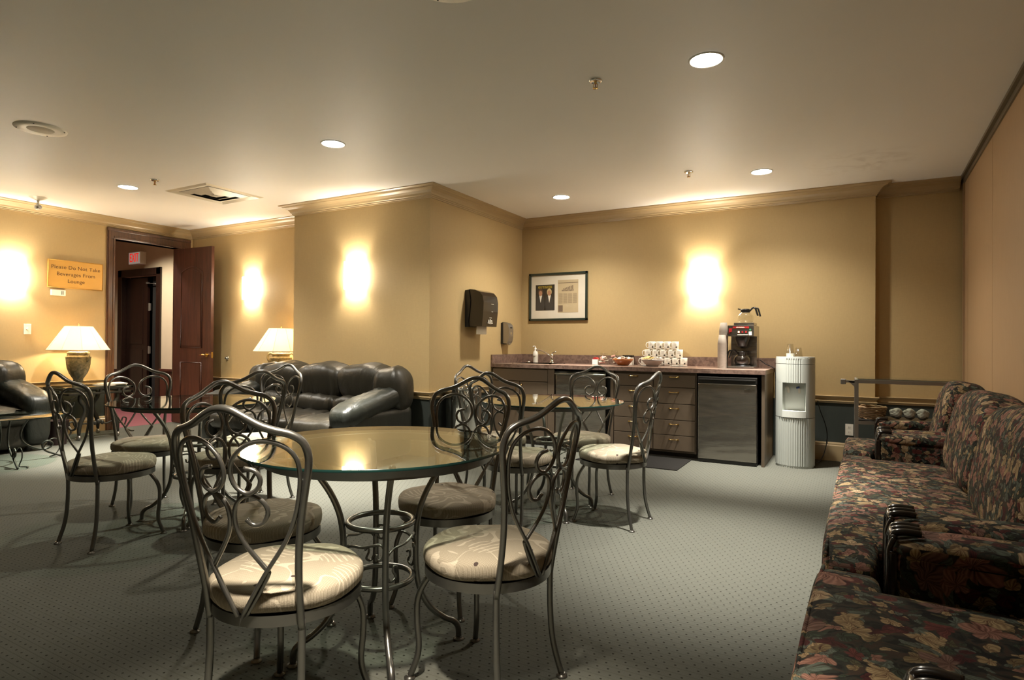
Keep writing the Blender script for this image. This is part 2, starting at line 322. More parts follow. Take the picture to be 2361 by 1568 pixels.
    def prism(s,poly,a,b,axis=2,mi=0,smooth=False): # poly 2d list extruded along axis
        n=len(poly); vs=[]
        for t in (a,b):
            for (u,v) in poly: vs.append({0:(t,u,v),1:(u,t,v),2:(u,v,t)}[axis])
        fs=[(i,(i+1)%n,n+(i+1)%n,n+i) for i in range(n)]
        s.add(vs,fs,smooth,mi); s.add(vs,[tuple(range(n))[::-1],tuple(range(n,2*n))],False,mi); return s
    def mold(s,path,prof,mi=0): # sweep profile (out,z) on a plan path, interior on the right
        P=[Vector((a,b)) for a,b in path]; m=len(P); k=len(prof); vs=[];fs=[]
        for i in range(m):
            d1=(P[i]-P[i-1]).normalized() if i>0 else None; d2=(P[i+1]-P[i]).normalized() if i<m-1 else None
            n1=Vector((d1.y,-d1.x)) if d1 else None; n2=Vector((d2.y,-d2.x)) if d2 else None
            if n1 is None: o=n2
            elif n2 is None: o=n1
            else: o=(n1+n2)/(1+n1.dot(n2))
            for (q,z) in prof: w=P[i]+o*q; vs.append((w.x,w.y,z))
        for i in range(m-1):
            for j in range(k-1): fs.append((i*k+j,i*k+j+1,(i+1)*k+j+1,(i+1)*k+j))
        fs.append(tuple(range(k))); fs.append(tuple((m-1)*k+j for j in range(k))[::-1])
        return s.add(vs,fs,False,mi)
    def build(s,name,mat,parent=None,uv=False,loc=None,rotz=0,fixn=True):
        me=bpy.data.meshes.new(name); me.from_pydata(s.v,[],s.f)
        mats=mat if isinstance(mat,(list,tuple)) else [mat]
        for q in mats: me.materials.append(q)
        me.polygons.foreach_set('use_smooth',s.sm); me.polygons.foreach_set('material_index',s.mi); me.update()
        if fixn:
            bm=bmesh.new(); bm.from_mesh(me); bmesh.ops.recalc_face_normals(bm,faces=bm.faces); bm.to_mesh(me); bm.free()
        if uv:
            ul=me.uv_layers.new(name='UVMap').data
            for p in me.polygons:
                n=p.normal; ax=max(range(3),key=lambda i:abs(n[i]))
                for li in p.loop_indices:
                    co=me.vertices[me.loops[li].vertex_index].co
                    ul[li].uv=((co.y,co.z),(co.x,co.z),(co.x,co.y))[ax]
        o=bpy.data.objects.new(name,me); C.objects.link(o)
        if parent: o.parent=parent
        if loc: o.location=loc
        o.rotation_euler.z=rotz; return o
def tag(o,label,cat,group=None):
    o['label']=label; o['category']=cat
    if group: o['group']=group
    return o
def thing(name,label,cat,loc=(0,0,0),rz=0,group=None):
    o=bpy.data.objects.new(name,None); C.objects.link(o); o.location=loc; o.rotation_euler=(0,0,rz); o.empty_display_size=.1
    return tag(o,label,cat,group)
def struct(o,label=None):
    o['kind']='structure'
    if label: o['label']=label
    return o
def dup(root,label,loc,rz=0,group=None,rot=None):
    r=root.copy(); C.objects.link(r); r.location=loc; r.rotation_euler=rot if rot else (0,0,rz); r['label']=label
    if group: r['group']=group
    for ch in list(root.children):
        if ch.type=='LIGHT': continue
        c=ch.copy(); C.objects.link(c); c.parent=r
        for g in list(ch.children): d=g.copy(); C.objects.link(d); d.parent=c
    return r
def text(name,body,size,mat,parent,loc,rot,align='CENTER',ext=.001,sx=1,spacing=1,thin=0):
    cu=bpy.data.curves.new(name,'FONT'); cu.body=body; cu.size=size; cu.align_x=align; cu.align_y='CENTER'; cu.extrude=ext; cu.offset=thin*size; cu.space_character=spacing
    tmp=bpy.data.objects.new(name,cu); C.objects.link(tmp); bpy.context.view_layer.update()
    me=bpy.data.meshes.new_from_object(tmp.evaluated_get(bpy.context.evaluated_depsgraph_get())); bpy.data.objects.remove(tmp)
    me.materials.clear(); me.materials.append(mat); o=bpy.data.objects.new(name,me); C.objects.link(o); o.parent=parent; o.location=loc; o.rotation_euler=rot; o.scale=(sx,1,1); return o
# ------------------------------------------------------------ ROOM SHELL
T=.14
fl=MB().b2((XL-T/2,YR-T,-.1),(1.3,YA+.3,0)).build('floor',M['carpet']); struct(fl,'grey green pin dot carpet')
ce=MB().b2((XL-T,YR-T,H),(1.3,YA+.3,H+.1)).build('ceiling',M['ceil']); struct(ce,'cream painted ceiling')
DY0,DY1,DZ=4.312,5.175,2.468
w=MB(); w.b2((XL-T,YR-T,0),(XL,DY0,H)); w.b2((XL-T,DY1,0),(XL,YF+.6,3.0)); w.b2((XL-T,DY0,DZ),(XL,DY1,H)); w.b2((XL-T,YR-T,H),(XL-.02,DY1,3.0))
struct(w.build('wall_left',M['wall']))
struct(MB().b2((XL,YF,0),(XCL,YF+T,H)).build('wall_far',M['wall']))
struct(MB().b2((XCL,YC,0),(XCR,YB+.3,H)).build('wall_column',M['wall']))
struct(MB().b2((XCR,YB,0),(XE,YB+.3,H)).build('wall_back',M['wall']))
struct(MB().b2((XE,YA,0),(1.3,YA+.2,H)).build('wall_alcove',M['wall']))
struct(MB().b2((XL-T,YR-T,0),(1.3,YR,H)).build('wall_rear',M['wall']))
# folding partition on the right
w=MB()
ang=.0213
def px(y): return XP+.0213*(y-7)
ys=[YA-.02]+[YA-.30-1.22*i for i in range(9)]
pw=[]
for i in range(len(ys)-1):
    y0,y1=ys[i],ys[i+1]
    if i==0: y0,y1=YA-.03,YA-.30
    w.add([(px(y0),y0,.02),(px(y1),y1+.006,.02),(px(y1),y1+.006,H-.055),(px(y0),y0,H-.055),(px(y0)+.08,y0,.02),(px(y1)+.08,y1+.006,.02),(px(y1)+.08,y1+.006,H-.055),(px(y0)+.08,y0,H-.055)],[(0,1,2,3),(4,7,6,5),(0,3,7,4),(1,5,6,2),(3,2,6,7),(0,4,5,1)])
struct(w.build('wall_partition',M['pan']),'tan folding partition panels')
struct(MB().b2((1.05,YR,0),(1.25,YA,H)).build('wall_right',M['blk']))
w=MB()
for (a,b,z0,z1) in ((-.035,.10,-.022,0),(-.012,.0,-.06,-.02),(.085,.1,-.06,-.02)):
    y0,y1=YA-.005,YR
    w.add([(px(y)+q,y,H+z) for y in(y0,y1) for q in(a,b) for z in(z0,z1)],[(0,1,3,2),(4,6,7,5),(0,4,5,1),(2,3,7,6),(0,2,6,4),(1,5,7,3)])
struct(w.build('trim_1',M['alum']),'dark metal partition track along the ceiling')
struct(MB().b2((px(YA)-.012,YA-.085,0),(px(YA)+.07,YA-.035,H-.06)).build('trim_2',M['pan']),'tan closing strip at the end of the partition')
crown=[(0,H-.113),(.012,H-.113),(.012,H-.102),(.021,H-.098),(.021,H-.088),(.030,H-.083),(.038,H-.066),(.055,H-.046),(.080,H-.032),(.098,H-.027),(.102,H-.020),(.118,H-.016),(.130,H-.009),(.130,H),(0,H)]
struct(MB().mold([(XL,YR),(XL,YF),(XCL,YF),(XCL,YC),(XCR,YC),(XCR,YB),(XE,YB),(XE,YA),(px(YA)-.03,YA)],crown).build('trim_3',M['trim']),'tan crown moulding')
rail=[(0,ZR-.075),(.014,ZR-.075),(.018,ZR-.062),(.024,ZR-.055),(.013,ZR-.046),(.012,ZR-.03),(.022,ZR-.022),(.032,ZR-.012),(.036,ZR-.004),(.030,ZR),(0,ZR)]
base=[(0,.185),(.010,.185),(.016,.172),(.016,.160),(.022,.15),(.022,0),(0,0)]
for nm,pr,k in (('trim',rail,4),('baseboard',base,0)):
    segs=[('left',[(XL,YR),(XL,DY0-.101)]),('far',[(XL,DY1+.161),(XL,YF),(XCL,YF),(XCL,YC),(XCR,YC),(XCR,YK-.01)]),('back',[(-.66,YB),(XE,YB),(XE,YA),(px(YA)-.03,YA)])]
    for i,(sd,pa) in enumerate(segs):
        struct(MB().mold(pa,pr).build('baseboard_'+sd if nm=='baseboard' else 'trim_%d'%(4+i),M['trim']),'tan baseboard' if nm=='baseboard' else 'tan chair rail')
# door casing and leaf
w=MB(); cw=.101
def casing(y0,y1,z0,z1):
    w.b2((XL-T-.002,y0,z0),(XL+.022,y1,z1),bev=.006)
casing(DY0-cw,DY0,0,DZ+.0); casing(DY1,DY1+.16,0,DZ); casing(DY0-cw,DY1+.16,DZ,DZ+.14)
w.b2((XL+.02,DY0-cw+.012,0),(XL+.034,DY0-cw+.04,DZ+.13),bev=.004); w.b2((XL+.02,DY0-.03,0),(XL+.03,DY0-.006,DZ),bev=.004)
w.b2((XL+.02,DY0-cw,DZ+.10),(XL+.036,DY1+.155,DZ+.135),bev=.004); w.b2((XL+.02,DY0-.02,DZ+.01),(XL+.03,DY1+.155,DZ+.04),bev=.004)
d1=struct(w.build('door_1',M['oak']),'stained oak casing around the doorway')
dl=thing('door_leaf','open mahogany door with arched raised panel and brass lever','door',(XL+.03,5.10,0),math.radians(3.6))
LW=.775; DT=.045; dh=2.44
w=MB(); w.b2((0,-DT/2,.012),(LW,DT/2,dh),bev=.003); w.build('panel',M['mahog'],dl)
def arch(x0,x1,z0,z1,rise,n=12):
    p=[(x0,z0),(x1,z0),(x1,z1)]
    for i in range(1,n): t=i/n; p.append((x1+(x0-x1)*t,z1+rise*math.sin(PI*t)))
    p.append((x0,z1)); return p
for (z0,z1,ri) in ((1.06,2.10,.07),(.22,.86,0)):
    for sgn in (-1,1):
        q=MB(); o=arch(.17,.60,z0,z1,ri) if ri else [(.17,z0),(.60,z0),(.60,z1),(.17,z1)]
        q.tube([(x,sgn*(DT/2+.002),z) for x,z in o],.009,6,True,1,smoothpath=False)
        cx,cz=.385,(z0+z1)/2
        inn=[((x-cx)*.88+cx,(z-cz)*.95+cz) for x,z in o]
        q.prism(inn,sgn*DT/2,sgn*(DT/2+.007),1)
        q.build('raised_panel',M['mahog'],dl)
q=MB()
for sgn in (-1,1):
    q.cyl((LW-.065,sgn*DT/2,.965),(LW-.065,sgn*(DT/2+.012),.965),.028); q.cyl((LW-.065,sgn*DT/2,.965),(LW-.065,sgn*(DT/2+.05),.965),.011)
    q.tube([(LW-.065,sgn*(DT/2+.05),.965),(LW-.10,sgn*(DT/2+.055),.968),(LW-.165,sgn*(DT/2+.05),.962)],.010,8,rfn=lambda t:1.1-.35*t)
q.box((LW+.001,0,.965),(.003,.025,.08)); q.build('door_handle',M['brass'],dl)
# hallway behind the door
HX0,HY0,HY1,HH=-12.6,2.4,5.8,3.0
struct(MB().b2((HX0,HY0,-.1),(XL-T/2,HY1+1,0.001)).build('floor_hall',M['hallcarpet']),'maroon hallway carpet')
struct(MB().b2((HX0,HY0,HH),(XL-T,HY1+1,HH+.1)).build('ceiling_hall',M['ceil']))
EX0,EX1,EZ=-10.93,-9.92,2.24
w=MB(); w.b2((HX0,HY1,0),(EX0,HY1+.12,HH)); w.b2((EX1,HY1,0),(XL-T,HY1+.12,HH)); w.b2((EX0,HY1,EZ),(EX1,HY1+.12,HH))
hw=simple('pale hall wallpaper',(.50,.42,.30),.7); struct(w.build('wall_hall_far',hw))
struct(MB().b2((HX0-.1,HY0,0),(HX0,HY1+1,HH)).build('wall_hall_left',hw)); struct(MB().b2((HX0,HY0-.1,0),(XL-T,HY0,HH)).build('wall_hall_near',hw))
struct(MB().b2((HX0,HY1+.9,0),(XL-T,HY1+1,HH)).build('wall_hall_closet',M['blk']))
w=MB(); w.b2((EX1+.12,HY1-.02,0),(XL-T,HY1,.66)); w.b2((EX1+.12,HY1-.04,.66),(XL-T,HY1,.70),bev=.008); w.b2((HX0,HY1-.02,0),(EX0-.12,HY1,.66)); w.b2((EX1+.12,HY1-.035,0),(XL-T,HY1-.015,.14))
struct(w.build('trim_7',M['mahog']),'mahogany hallway wainscot')
w=MB(); w.b2((EX0-.12,HY1-.03,0),(EX0,HY1+.12,EZ+.12),bev=.008); w.b2((EX1,HY1-.03,0),(EX1+.12,HY1+.12,EZ+.12),bev=.008); w.b2((EX0-.12,HY1-.03,EZ),(EX1+.12,HY1+.12,EZ+.12),bev=.008)
struct(w.build('door_2',M['dmahog']),'dark mahogany hallway door frame')
hd=thing('hallway_door','dark closed mahogany door leaf inside the hallway frame','door',(EX0,HY1+.06,0))
w=MB(); w.b2((.01,0,.01),(.62,.045,EZ-.02),bev=.004); w.b2((.12,-.008,.3),(.5,0,1.0)); w.b2((.12,-.008,1.1),(.5,0,2.05)); w.build('panel',M['dmahog'],hd)
w=MB(); w.b2((.72,.03,.01),(.98,.3,EZ-.02)); w.build('second_leaf',M['blk'],hd)
for z in (.3,1.0,1.72): MB().b2((.66,-.01,z-.06),(.73,.0,z+.06)).cyl((.695,-.012,z-.065),(.695,-.012,z+.065),.008).build('hinge',M['dsteel'],hd)
MB().tube([(.66,-.03,EZ-.12),(.95,.0,EZ-.15)],.008,6).box((.66,-.02,EZ-.12),(.04,.04,.03)).build('door_closer',M['dsteel'],hd)
ex=thing('exit_sign','white box EXIT sign with red letters above the hallway door','sign',(-10.42,HY1,2.53))
MB().b2((-.17,-.1,-.105),(.17,0,.105),bev=.006).build('housing',M['white'],ex); MB().b2((-.158,-.104,-.094),(.158,-.099,.094)).build('face',M['exitw'],ex)
text('lettering','EXIT',.205,M['exitr'],ex,(0,-.106,0),(PI/2,0,0),sx=.62,ext=.002)
# ------------------------------------------------------------ THINGS ON THE LEFT WALL
sg=thing('lounge_sign','gold plaque reading Please Do Not Take Beverages From Lounge','sign',(XL,3.86,1.95))
MB().b2((.001,-.30,-.165),(.02,.30,.165)).tube([(.022,-.3,-.165),(.022,.3,-.165),(.022,.3,.165),(.022,-.3,.165)],.006,6,True,1,smoothpath=False).build('plaque',M['gold'],sg)
for i,t in enumerate(('Please Do Not Take','Beverages From','Lounge')):
    text('lettering',t,.064,M['bronze'],sg,(.0215,0,.082-.082*i),(PI/2,0,PI/2),sx=.98,ext=.0008,spacing=1.04,thin=-.008)
ch=thing('door_chime','small white box mounted under the gold sign','sensor',(XL,3.667,1.72)); MB().b2((0.001,-.075,-.035),(.035,.075,.035),bev=.004).build('case',M['white'],ch)
w=MB(); [w.b2((.0355,.03+.014*i,-.022),(.037,.036+.014*i,.022)) for i in range(2)]; w.build('slot',M['cabd'],ch)
sw=thing('light_switch','white dimmer switch plate on wall left of lamp','switch',(XL,3.368,1.275)); MB().b2((.001,-.036,-.06),(.007,.036,.06),bev=.002).build('plate',M['white'],sw); MB().cyl((.007,0,0),(.02,0,0),.012).build('knob',M['white'],sw)
st=thing('door_stop','small chrome door stop on wall behind the open door','door stop',(-7.514,YF,.92)); MB().lathe([(.028,0),(.028,.008),(.02,.012),(.016,.03),(0,.034)],20,mat=Matrix.Rotation(PI/2,4,'X')).build('rim',M['chrome'],st)
MB().lathe([(.012,.031),(.012,.038),(0,.04)],16,mat=Matrix.Rotation(PI/2,4,'X')).build('bumper',M['black'],st)
# ------------------------------------------------------------ WALL SCONCES
def sconce(label,loc,rz):
    t=thing('wall_sconce',label,'wall light',loc,rz,'glowing wall sconces')  # local -Y points into the room
    q=MB(); q.b2((-.06,-.008,-.08),(.06,-.001,.08)); q.build('backplate',M['dsteel'],t)
    q=MB(); n=12; hw,hz=.118,.15; v=[];f=[]
    for k,(sc,) in enumerate(((1,),(.97,))):
        for i in range(n+1):
            a=PI*i/n; x=-hw*math.cos(a)*sc if True else 0; y=-.035-.06*math.sin(a)**.5*sc if 0<i<n else -.012
            for z in (-hz,hz): v.append((x,y,z))
    for i in range(n): f.append((2*i,2*i+2,2*i+3,2*i+1))
    off=2*(n+1)
    for i in range(n): f.append((off+2*i,off+2*i+1,off+2*i+3,off+2*i+2)); f.append((2*i,off+2*i,off+2*i+2,2*i+2)); f.append((2*i+1,2*i+3,off+2*i+3,off+2*i+1))
    q.add(v,f,True); q.build('shade',M['sconce'],t)
    l=bpy.data.lights.new('sconce_bulb','POINT'); l.energy=62; l.color=(1,.90,.74); l.shadow_soft_size=.06
    lo=bpy.data.objects.new('sconce_bulb',l); C.objects.link(lo); lo.parent=t; lo.location=(0,-.05,0); return t
sconce('glowing sconce on the far left wall beside the gold sign',(XL,3.20,1.885),PI/2)
sconce('glowing sconce between the open door and the column',(-7.02,YF,1.868),0)
sconce('glowing sconce on the column above the black sofa',(-4.705,YC,1.877),0)
sconce('glowing sconce above the coffee counter',(-1.415,YB,1.852),0)
# ------------------------------------------------------------ CEILING FITTINGS
def downlight(label,x,y,visible=True,e=60,size=math.radians(52),sp=.16):
    t=thing('downlight',label,'ceiling light',(x,y,H),0,'round recessed ceiling lights')
    MB().lathe([(.083,-.001),(.098,-.001),(.096,-.006),(.086,-.007),(.083,-.001)],40,close=False).build('trim_ring',M['white'],t)
    MB().lathe([(0,-.003),(.083,-.003)],40,close=False).build('lens',M['lamp'],t,fixn=False)
    l=bpy.data.lights.new('downlight_and_fill_beam','SPOT'); l.energy=e; l.color=(1,.95,.85); l.spot_size=size; l.spot_blend=1; l.shadow_soft_size=.06
    lo=bpy.data.objects.new('downlight_and_fill_beam',l); C.objects.link(lo); lo.parent=t; lo.location=(0,0,-.02)
    l2=bpy.data.lights.new('downlight_spill','SPOT'); l2.energy=e*sp; l2.color=(1,.93,.80); l2.spot_size=math.radians(132); l2.spot_blend=.75; l2.shadow_soft_size=.06
    lo2=bpy.data.objects.new('downlight_spill',l2); C.objects.link(lo2); lo2.parent=t; lo2.location=(0,0,-.021); return t
PW=1100
downlight('large round downlight nearest the camera on the right',-.701,3.439,e=PW*.85,sp=.07)
downlight('round downlight above the water cooler',-.706,5.893,e=PW*.9,sp=.13)
downlight('round downlight in front of the framed picture',-2.715,5.916,e=PW*.5,sp=.25)
downlight('round downlight in the middle above the table group',-3.604,3.492,e=PW*1.5,sp=.12)
downlight('round downlight beside the left sprinkler',-6.496,3.481,e=PW*1.5)
# grid lamps behind the camera; the rear row is added to brighten the ceiling
for (x,y,e) in ((-.85,.72,1.04),(-3.60,.95,.06),(-6.5,.95,.10),(-.70,-1.7,.6),(-3.6,-1.7,.6),(-6.5,-1.7,.6)):
    l=bpy.data.lights.new('downlight_and_fill_beam','SPOT'); l.energy=PW*e; l.color=(1,.9,.74); l.spot_size=math.radians(60); l.spot_blend=1; l.shadow_soft_size=.06
    lo=bpy.data.objects.new('downlight_and_fill_beam',l); C.objects.link(lo); lo.location=(x,y,H-.02)
def speaker(label,x,y,r,grille=True):
    t=thing('ceiling_speaker',label,'speaker',(x,y,H),.5)
    MB().lathe([(r,0),(r*.99,-.006),(r*.6,-.009),(r*.52,-.007),(0,-.007)],48,close=False).build('cover',M['speaker'],t)
    if grille: MB().lathe([(0,-.0085),(r*.5,-.0085),(r*.52,-.0065)],48,close=False).build('grille',M['mesh'],t)
    for k in range(4):
        a=k*PI/2+.4; MB().lathe([(0,-.012),(.004,-.011),(.005,-.006)],8,(r*.9*math.cos(a),r*.9*math.sin(a),0)).build('screw',M['black'],t)
speaker('round cream ceiling speaker at the upper left',-5.31,2.213,.165)
speaker('round cover plate at the top edge of the ceiling',-1.53,2.14,.185,False)
def sprinkler(label,x,y,big):
    t=thing('fire_sprinkler',label,'sprinkler',(x,y,H),0,'ceiling sprinkler heads')
    MB().lathe([(.040,-.001),(.039,-.006),(.030,-.009),(.024,-.004),(0,-.003)],24,close=False).build('escutcheon',M['chrome'],t)
    q=MB().cyl((0,0,-.004),(0,0,-.02),.009,.007); q.tube([(.008,0,-.018),(.013,0,-.032),(.004,0,-.046)],.0025,6); q.tube([(-.008,0,-.018),(-.013,0,-.032),(-.004,0,-.046)],.0025,6)
    q.lathe([(0,-.05),(.016,-.048),(.016,-.046),(0,-.046)],12); q.build('nozzle',M['brass'],t)
    MB().cyl((0,0,-.02),(0,0,-.046),.0028).build('glass_bulb',M['red'],t); return t
sprinkler('sprinkler head beside the largest downlight',-1.341,3.402,1)
sprinkler('sprinkler head between the two back right downlights',-1.291,5.594,0)
sprinkler('sprinkler head beside the downlight near the vent',-5.977,3.455,0)
vt=thing('ceiling_vent','square louvred air vent in the ceiling','vent',(-5.968,4.098,H))
q=MB(); R0=.345
for a in range(4):
    m=Matrix.Rotation(a*PI/2,4,'Z')
    q.add([(-R0,-R0,0),(R0,-R0,0),(R0-.03,-R0+.03,-.012),(-R0+.03,-R0+.03,-.012)],[(0,1,2,3)],False,0,m)
    q.add([(-R0+.03,-R0+.03,-.012),(R0-.03,-R0+.03,-.012),(R0-.10,-R0+.10,.0),(-R0+.10,-R0+.10,.0)],[(0,1,2,3)],False,0,m)
q.build('frame',M['vent'],vt,fixn=False)
MB().b2((-.25,-.25,-.002),(.25,.25,-.0005)).build('duct_opening',M['blk'],vt)
for k,(a,b) in enumerate(((.175,.25),(.10,.165),(.03,.09))):
    q=MB()
    for s4 in range(4):
        m=Matrix.Rotation(s4*PI/2,4,'Z'); q.add([(-b,-b,-.004),(b,-b,-.004),(a,-a,-.022),(-a,-a,-.022)],[(0,1,2,3)],False,0,m)
    if k==2: q.add([(-.04,-.04,-.022),(.04,-.04,-.022),(.04,.04,-.022),(-.04,.04,-.022)],[(0,1,2,3)])
    q.build('louvre',M['vent'],vt,fixn=False)
sc=thing('ceiling_spotlight','small cream ceiling camera or spot near left crown moulding','spotlight',(-7.868,3.264,H))
MB().lathe([(.085,-.001),(.07,-.012),(.03,-.03),(.012,-.036),(.010,-.06),(0,-.06)],24,close=False).build('canopy',M['white'],sc)
MB().cyl((0,0,-.055),(0,0,-.09),.012).blob((.0,0,-.11),(.034,.034,.034),(1,1)).build('head',M['white'],sc)
MB().lathe([(0,.036),(.022,.036),(.026,.03),(.026,.02)],20,mat=Matrix.Translation((0,0,-.11))@Matrix.Rotation(PI/2,4,'Y')).build('lens',M['dsteel'],sc)
# ------------------------------------------------------------ CAFE CHAIR
def backy(x,z):
    wr=.15+(.207-.15)*min(1,max(0,(z-.39)/.44)); return -.158-.152*(z-.39)-.057*max(0,1-(x/wr)**2)
def cafe_chair(label,loc,rz,group='scroll back metal cafe chairs'):
    t=thing('cafe_chair',label,'chair',loc,rz,group)
    def top(p):
        r=(p.x**2+p.y**2)**.5; a=math.atan2(p.y,p.x)
        return (p.x,p.y,p.z*(1 if p.z<0 else 1.0)+ .003*math.sin(a*5+1)*(r/.2)**3)
    MB().blob((0,0,.434),(.221,.221,.041),(1,.5),nu=48,nv=16,fn=top).build('seat',M['seat'],t)
    q=MB().lathe([(.215,.372),(.215,.403)],72,close=False); q.lathe([(.208,.403),(.208,.372)],72,close=False); q.lathe([(.208,.372),(.215,.372)],72,close=False); q.lathe([(.215,.403),(.208,.403)],72,close=False); q.lathe([(0,.396),(.2085,.396)],40,close=False); q.build('seat_frame',M['metal'],t,fixn=True)
    R=.0105
    hp=[(.147,.36),(.149,.45),(.158,.56),(.172,.66),(.190,.75),(.203,.81),(.206,.85),(.196,.885),(.170,.905),(.135,.915),(.100,.928),(.065,.948),(.030,.966),(0,.971)]
    pts=[(x,backy(x,z) if z>.4 else -.158,z) for x,z in hp]; full=pts+[(-x,y,z) for x,y,z in pts[-2::-1]]
    MB().tube(full,R,8,sub=4).build('back_frame',M['metal'],t)
    for s in (-1,1):
        up=[(.006,.402),(.075,.520),(.135,.615),(.163,.685),(.177,.745),(.184,.80),(.178,.845),(.150,.876),(.105,.888),(.060,.876),(.022,.842),(.010,.80),(.022,.765),(.052,.747),(.080,.760),(.090,.785),(.078,.808),(.050,.815)]
        lo=[(.014,.402),(.055,.468),(.082,.520),(.083,.532),(.072,.548),(.035,.600),(.012,.645),(.008,.690),(.022,.725),(.052,.742),(.085,.728),(.098,.698),(.085,.668),(.060,.660),(.040,.676)]
        MB().tube([(s*x,backy(x,z)-.001+(.0 if z>.5 else -.004),z) for x,z in up],.0064,7,sub=4).build('scroll',M['metal'],t)
        MB().tube([(s*x,backy(x,z)+.004,z) for x,z in lo],.0064,7,sub=4).build('scroll',M['metal'],t)
    for s in (-1,1):
        l=MB().tube([(s*.147,-.158,.385),(s*.147,-.158,.25),(s*.152,-.168,.12),(s*.166,-.196,.006)],R,8,sub=4).build('leg',M['metal'],t)
        MB().lathe([(.011,.014),(.012,.008),(.019,.006),(.019,0)],16,(s*.166,-.196,0)).build('foot_pad',M['metal'],l)
        pr=[(.180,.375),(.196,.355),(.225,.31),(.240,.26),(.240,.19),(.234,.12),(.240,.07),(.264,.006)]; ux,uy=.64,.768
        l=MB().tube([(s*ux*r,uy*r,z) for r,z in pr],R,8,sub=4).build('leg',M['metal'],t)
        MB().lathe([(.011,.014),(.012,.008),(.019,.006),(.019,0)],16,(s*ux*.264,uy*.264,0)).build('foot_pad',M['metal'],l)
    return t
G='scroll back metal cafe chairs'
c0=cafe_chair('cafe chair nearest the camera, at the front left of the largest table',(-1.49,1.282,0),.27)
for lb,x,y,r in (('cafe chair at the right side of the largest table, its back to the floral sofa',-1.080,1.774,1.42),
 ('cafe chair behind the nearest one, at the left side of the largest table',-2.04,1.63,-1.63),
 ('cafe chair across the largest table, its back to the chrome bin',-1.592,2.257,3.28),
 ('leftmost cafe chair, standing alone at the near side of the left table',-3.727,1.93,.03),
 ('cafe chair with its back to the open doorway at the left table',-4.224,2.42,4.47),
 ('cafe chair at the right side of the left table',-3.318,2.413,1.465),
 ('cafe chair at the far side of the left table in front of the black sofa',-3.737,2.90,3.18),
 ('cafe chair at the right side of the back table, facing left near the drawers',-1.346,3.766,1.52),
 ('cafe chair at the near side of the back table, behind the largest table',-1.822,3.35,6.14),
 ('cafe chair at the left side of the back table in front of the sink cabinet',-2.29,3.87,4.55),
 ('cafe chair at the far side of the back table in front of the dishwasher',-1.76,4.22,3.10)):
    dup(c0,lb,(x,y,0),r,G)
# ------------------------------------------------------------ CAFE TABLE
def cafe_table(label,loc,rz,off=(0,0)):
    t=thing('glass_table',label,'table',loc,rz,'round glass cafe tables')
    R=.49
    g=MB().lathe([(0,.7520),(R,.7520)],96,close=False,smooth=False); g.lathe([(R-.003,.7605),(0,.7605)],96,close=False,smooth=False)
    g.lathe([(R,.7520),(R+.001,.756),(R-.003,.7605)],96,close=False,mi=1); g.v=[(a+off[0],b+off[1],c) for a,b,c in g.v]; g.build('tabletop',[M['glass'],M['gedge']],t)
    MB().lathe([(.400,.722),(.400,.751)],72,close=False).lathe([(.410,.751),(.410,.722)],72,close=False).lathe([(.400,.722),(.410,.722)],72,close=False).lathe([(.400,.751),(.410,.751)],72,close=False).tube([(-.395,0,.728),(-.26,0,.728)],.006,6).tube([(.395,0,.728),(.26,0,.728)],.006,6).tube([(0,-.395,.728),(0,-.26,.728)],.006,6).tube([(0,.395,.728),(0,.26,.728)],.006,6).build('top_ring',M['metal'],t)
    for z in (.483,.277): MB().tube([(.118*math.cos(a*PI/16),.118*math.sin(a*PI/16),z) for a in range(32)],.0105,8,True,2).build('ring',M['metal'],t)
    for k in range(4):
        a=k*PI/2; pr=[(.272,.735),(.225,.67),(.18,.60),(.15,.53),(.136,.46),(.132,.37),(.137,.27),(.155,.20),(.19,.14),(.24,.095),(.278,.075),(.298,.050),(.302,.008)]
        l=MB().tube([(r*math.cos(a),r*math.sin(a),z) for r,z in pr],.0115,8,sub=4).build('leg',M['metal'],t)
        MB().lathe([(.013,.012),(.013,.007),(.021,.006),(.021,0)],16,(.302*math.cos(a),.302*math.sin(a),0)).build('foot_pad',M['metal'],l)
        # scroll between this leg and the next
        p0=Vector((.128*math.cos(a),.128*math.sin(a))); p1=Vector((.128*math.cos(a+PI/2),.128*math.sin(a+PI/2)))
        def P(u,z): q=p0.lerp(p1,u); b=1+.22*math.sin(PI*min(1,max(0,u))); return (q.x*b,q.y*b,z)
        q=MB(); q.tube([P(.30,.345),P(.22,.352),P(.20,.335),P(.26,.312),P(.14,.300),P(.05,.325),P(.02,.365),P(.10,.400),P(.30,.415),P(.52,.418),P(.74,.430),P(.90,.432),P(.97,.41),P(.92,.385),P(.83,.382),P(.80,.400)],.0048,6,sub=4)
        q.build('scroll',M['metal'],t)
    return t
cafe_table('largest round glass table, nearest the camera',(-1.515,1.722,0),math.radians(49),(-.006,.065))
cafe_table('round glass table on the left in front of the doorway',(-3.72,2.43,0),math.radians(46))
cafe_table('round glass table at the back in front of the counter',(-1.79,3.77,0),math.radians(44))
